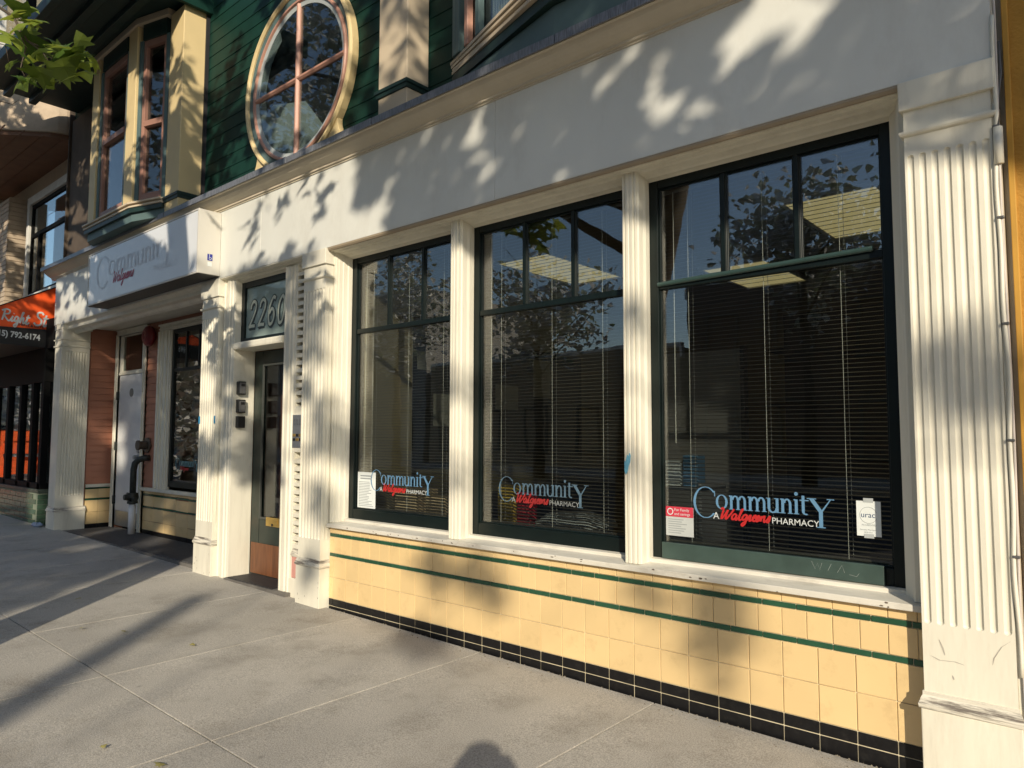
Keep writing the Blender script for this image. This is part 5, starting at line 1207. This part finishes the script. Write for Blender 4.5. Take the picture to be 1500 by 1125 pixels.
spots = [(8, 46, .16), (36, 34, .17), (66, 70, .16), (90, 88, .17), (70, 94, .18), (46, 114, .17), (104, 100, .17), (116, 84, .16), (58, 118, .17), (88, 70, .15), (24, 110, .16), (98, 116, .16), (14, 8, .17), (28, 18, .16), (46, 24, .20), (56, 30, .18), (30, 40, .15), (12, 64, .16), (26, 62, .15), (50, 56, .17), (62, 64, .18), (75, 60, .15), (48, 78, .17), (66, 80, .18), (82, 78, .19), (98, 76, .17), (112, 74, .18), (124, 72, .17),
         (104, 88, .18), (118, 92, .17), (92, 98, .19), (76, 96, .16), (58, 104, .18), (42, 104, .17), (34, 118, .20), (66, 116, .18), (80, 116, .19), (92, 112, .16), (110, 108, .16), (122, 104, .15), (50, 92, .16), (20, 96, .14), (6, 30, .15), (36, 6, .14), (74, 124, .15), (128, 84, .14), (-14, 50, .17), (-20, 100, .16)]
for (u, v, s) in spots:
    o = bpy.data.objects.new('leaf', lm); COL.objects.link(o)
    p = px_point(u, v, rl.uniform(5.0, 5.6)); place(o, p, t1)
    s *= rl.uniform(.8, 1.25); nn = Vector((rl.gauss(.15, .6), rl.gauss(-.35, .55), 1.0)).normalized()
    h = Vector((rl.gauss(.7, .5), rl.gauss(.2, .4), rl.gauss(-.45, .25))); h = (h-nn*h.dot(nn)).normalized()
    sx = h.cross(nn)
    o.rotation_euler = Matrix(((sx.x, h.x, nn.x), (sx.y, h.y, nn.y), (sx.z, h.z, nn.z))).to_euler()
    o.scale = (s*rl.uniform(.7, 1.1), s, s*rl.uniform(.6, 2.2))
# --- trees reflected in the glass and throwing the soft far shadows
def ball_crown(c, r, n, seed, hollow=.35):
    rng = np.random.default_rng(seed); cl = rng.normal(size=(26, 3)); cl /= np.linalg.norm(cl, axis=1)[:, None]; cl *= rng.uniform(.3, 1, 26)[:, None]
    k = rng.integers(0, 26, n); P = cl[k]+rng.normal(size=(n, 3))*.17
    return np.array(c)+P*np.array(r)
for i, (x, y, h, r, n, lab) in enumerate(((-13.5, -4.9, 5.6, (1.5, 1.2, 1.6), 1300, 'street tree at the near kerb left of the photo'), (-15.5, -15.8, 5.5, (2.5, 1.6, 1.9), 2000, 'bushy tree on the far sidewalk before the low tan building'),
                                        (-6.6, -16.2, 6.5, (2.1, 1.5, 2.3), 2300, 'tree on the far sidewalk before the brown building'), (-23, -15.8, 6.5, (2.6, 1.8, 2.4), 1700, 'tree on the far sidewalk at the far left'), (-20, -4.9, 2.6, (2.9, 1.4, 2.5), 3200, 'street tree far down the near kerb'), (-29.5, -5.0, 2.5, (3.4, 1.6, 2.5), 3600, 'farthest street tree down the near kerb'), (-3.0, -9.8, 0, None, 0, ''))):
    if not lab: continue
    P = ball_crown((x, y, h), r, n, 40+i); P = P[~visible(P)]
    tree((x, y, -.1), [(0, 0, 0), (.05, .05, h*.35), (-.08, 0, h*.7), (0, 0, h)], .16, .06, P, .22, lab, 60+i, 9, False)
# soft clumps on the tiles: a sparse low limb of foliage far back along the rays
pp = []
rng = np.random.default_rng(77)
for (u, v, r, n) in ((636, 950, .075, 34), (606, 940, .055, 16), (690, 840, .06, 16), (640, 835, .08, 26), (720, 862, .05, 12), (1060, 935, .10, 34), (1040, 900, .06, 16), (960, 880, .07, 14), (1405, 590, .10, 34), (1375, 570, .08, 20), (470, 740, .07, 18), (460, 830, .06, 12), (478, 650, .12, 34), (505, 640, .10, 24), (695, 545, .06, 10), (460, 490, .10, 20), (650, 560, .06, 10), (930, 470, .05, 8), (930, 700, .06, 8), (665, 690, .06, 8)):
    x, z = pix_to_wall(u, v, 0.0)
    q = along(x+rng.normal(0, r, n), z+rng.normal(0, r, n), rng.uniform(-13, -10.5, n)); pp.append(q)
PP = np.concatenate(pp); PP = PP[~visible(PP)]
tree((6.1, -13.2, -.14), [(0, 0, 0), (.05, 0, 2.5), (-.03, .05, 5), (-.05, .05, 7.5)], .15, .10, PP, .17, 'street tree across the road behind the camera with sparse low foliage', 91, 9, thick=.16)

# ================================================================== THE PHOTOGRAPHER (only the shadow shows)
def person(loc, yaw):
    v = {'hip': (0, 0, .84), 'waist': (0, 0, 1.0), 'chest': (0, .02, 1.18), 'neck': (0, .03, 1.33), 'head0': (0, .05, 1.42), 'head1': (0, .05, 1.52)}
    rad = {'hip': .15, 'waist': .14, 'chest': .16, 'neck': .06, 'head0': .09, 'head1': .085}
    E = [('hip', 'waist'), ('waist', 'chest'), ('chest', 'neck'), ('neck', 'head0'), ('head0', 'head1')]
    for s, n in ((-1, 'l'), (1, 'r')):
        v.update({n+'sh': (s*.18, .02, 1.27), n+'el': (s*.24, .16, 1.10), n+'wr': (s*.10, .36, 1.27), n+'ha': (s*.06, .41, 1.31), n+'th': (s*.10, 0, .76), n+'kn': (s*.11, .02, .45), n+'an': (s*.11, 0, .09), n+'to': (s*.12, .16, .04)})
        rad.update({n+'sh': .065, n+'el': .045, n+'wr': .032, n+'ha': .04, n+'th': .09, n+'kn': .062, n+'an': .045, n+'to': .04})
        E += [('chest', n+'sh'), (n+'sh', n+'el'), (n+'el', n+'wr'), (n+'wr', n+'ha'), ('hip', n+'th'), (n+'th', n+'kn'), (n+'kn', n+'an'), (n+'an', n+'to')]
    K = list(v); me = bpy.data.meshes.new('person'); me.from_pydata([v[k] for k in K], [(K.index(a), K.index(b)) for a, b in E], [])
    o = bpy.data.objects.new('person', me); COL.objects.link(o)
    me.materials.append(mat('dark_clothes', (.04, .045, .06), .8))
    sk = o.modifiers.new('skin', 'SKIN')
    for i, k in enumerate(K): me.skin_vertices[0].data[i].radius = (rad[k], rad[k])
    me.skin_vertices[0].data[0].use_root = True
    o.modifiers.new('sub', 'SUBSURF').levels = 2; o.modifiers['sub'].render_levels = 2
    place(o, loc, None); o.rotation_euler = (0, 0, yaw)
    return tag(o, 'person in dark clothes holding up a phone, seen only as a shadow on the sidewalk', 'person')
fw = Vector((CF.x, CF.y, 0)).normalized()
pl = CAM-fw*.47; ang = math.atan2(fw.y, fw.x)-math.pi/2
person((pl.x, pl.y, zg(pl.x)), ang).scale = (1.04, 1.0, 1.035)
ph = thing('phone', tuple(CAM-fw*.03), 'black phone held up in both hands', 'phone')
o = MB().box(-.06, .06, -.004, .004, -.034, .034).build('phone_body', BLACKP, None, .004, org=(0, 0, 0)); o.parent = ph; o.location = (0, -0.0, 0); o.rotation_euler = (0, 0, ang)
# fallen leaves on the sidewalk
for k, (x, y, s, r) in enumerate(((-3.3, -2.05, .03, .3), (-2.95, -1.95, .05, 1.9), (-5.3, -1.45, .05, 4.0), (-5.0, -1.3, .045, 2.2), (-6.2, -1.2, .05, 5.2), (-4.4, -1.15, .04, 1.0))):
    o = bpy.data.objects.new('fallen_leaf', lm.copy()); COL.objects.link(o); o.data.materials.clear(); o.data.materials.append(mat('dry_leaf', (.30, .27, .09), .7, .2))
    place(o, (x, y, zg(x)+.012), None); o.scale = (s, s, s); o.rotation_euler = (.2, .15, r)
    tag(o, ['dry yellow leaf nearest the bottom edge of the photo', 'largest dry leaf, beside the long sidewalk joint', 'dry leaf at the left edge of the sidewalk', 'small dry leaf just right of the dark tree shadow', 'dry leaf in the deep shade toward the alcove', 'tiny dry leaf in the middle of the sunny slabs'][k], 'fallen leaf', 'fallen leaves on the sidewalk')
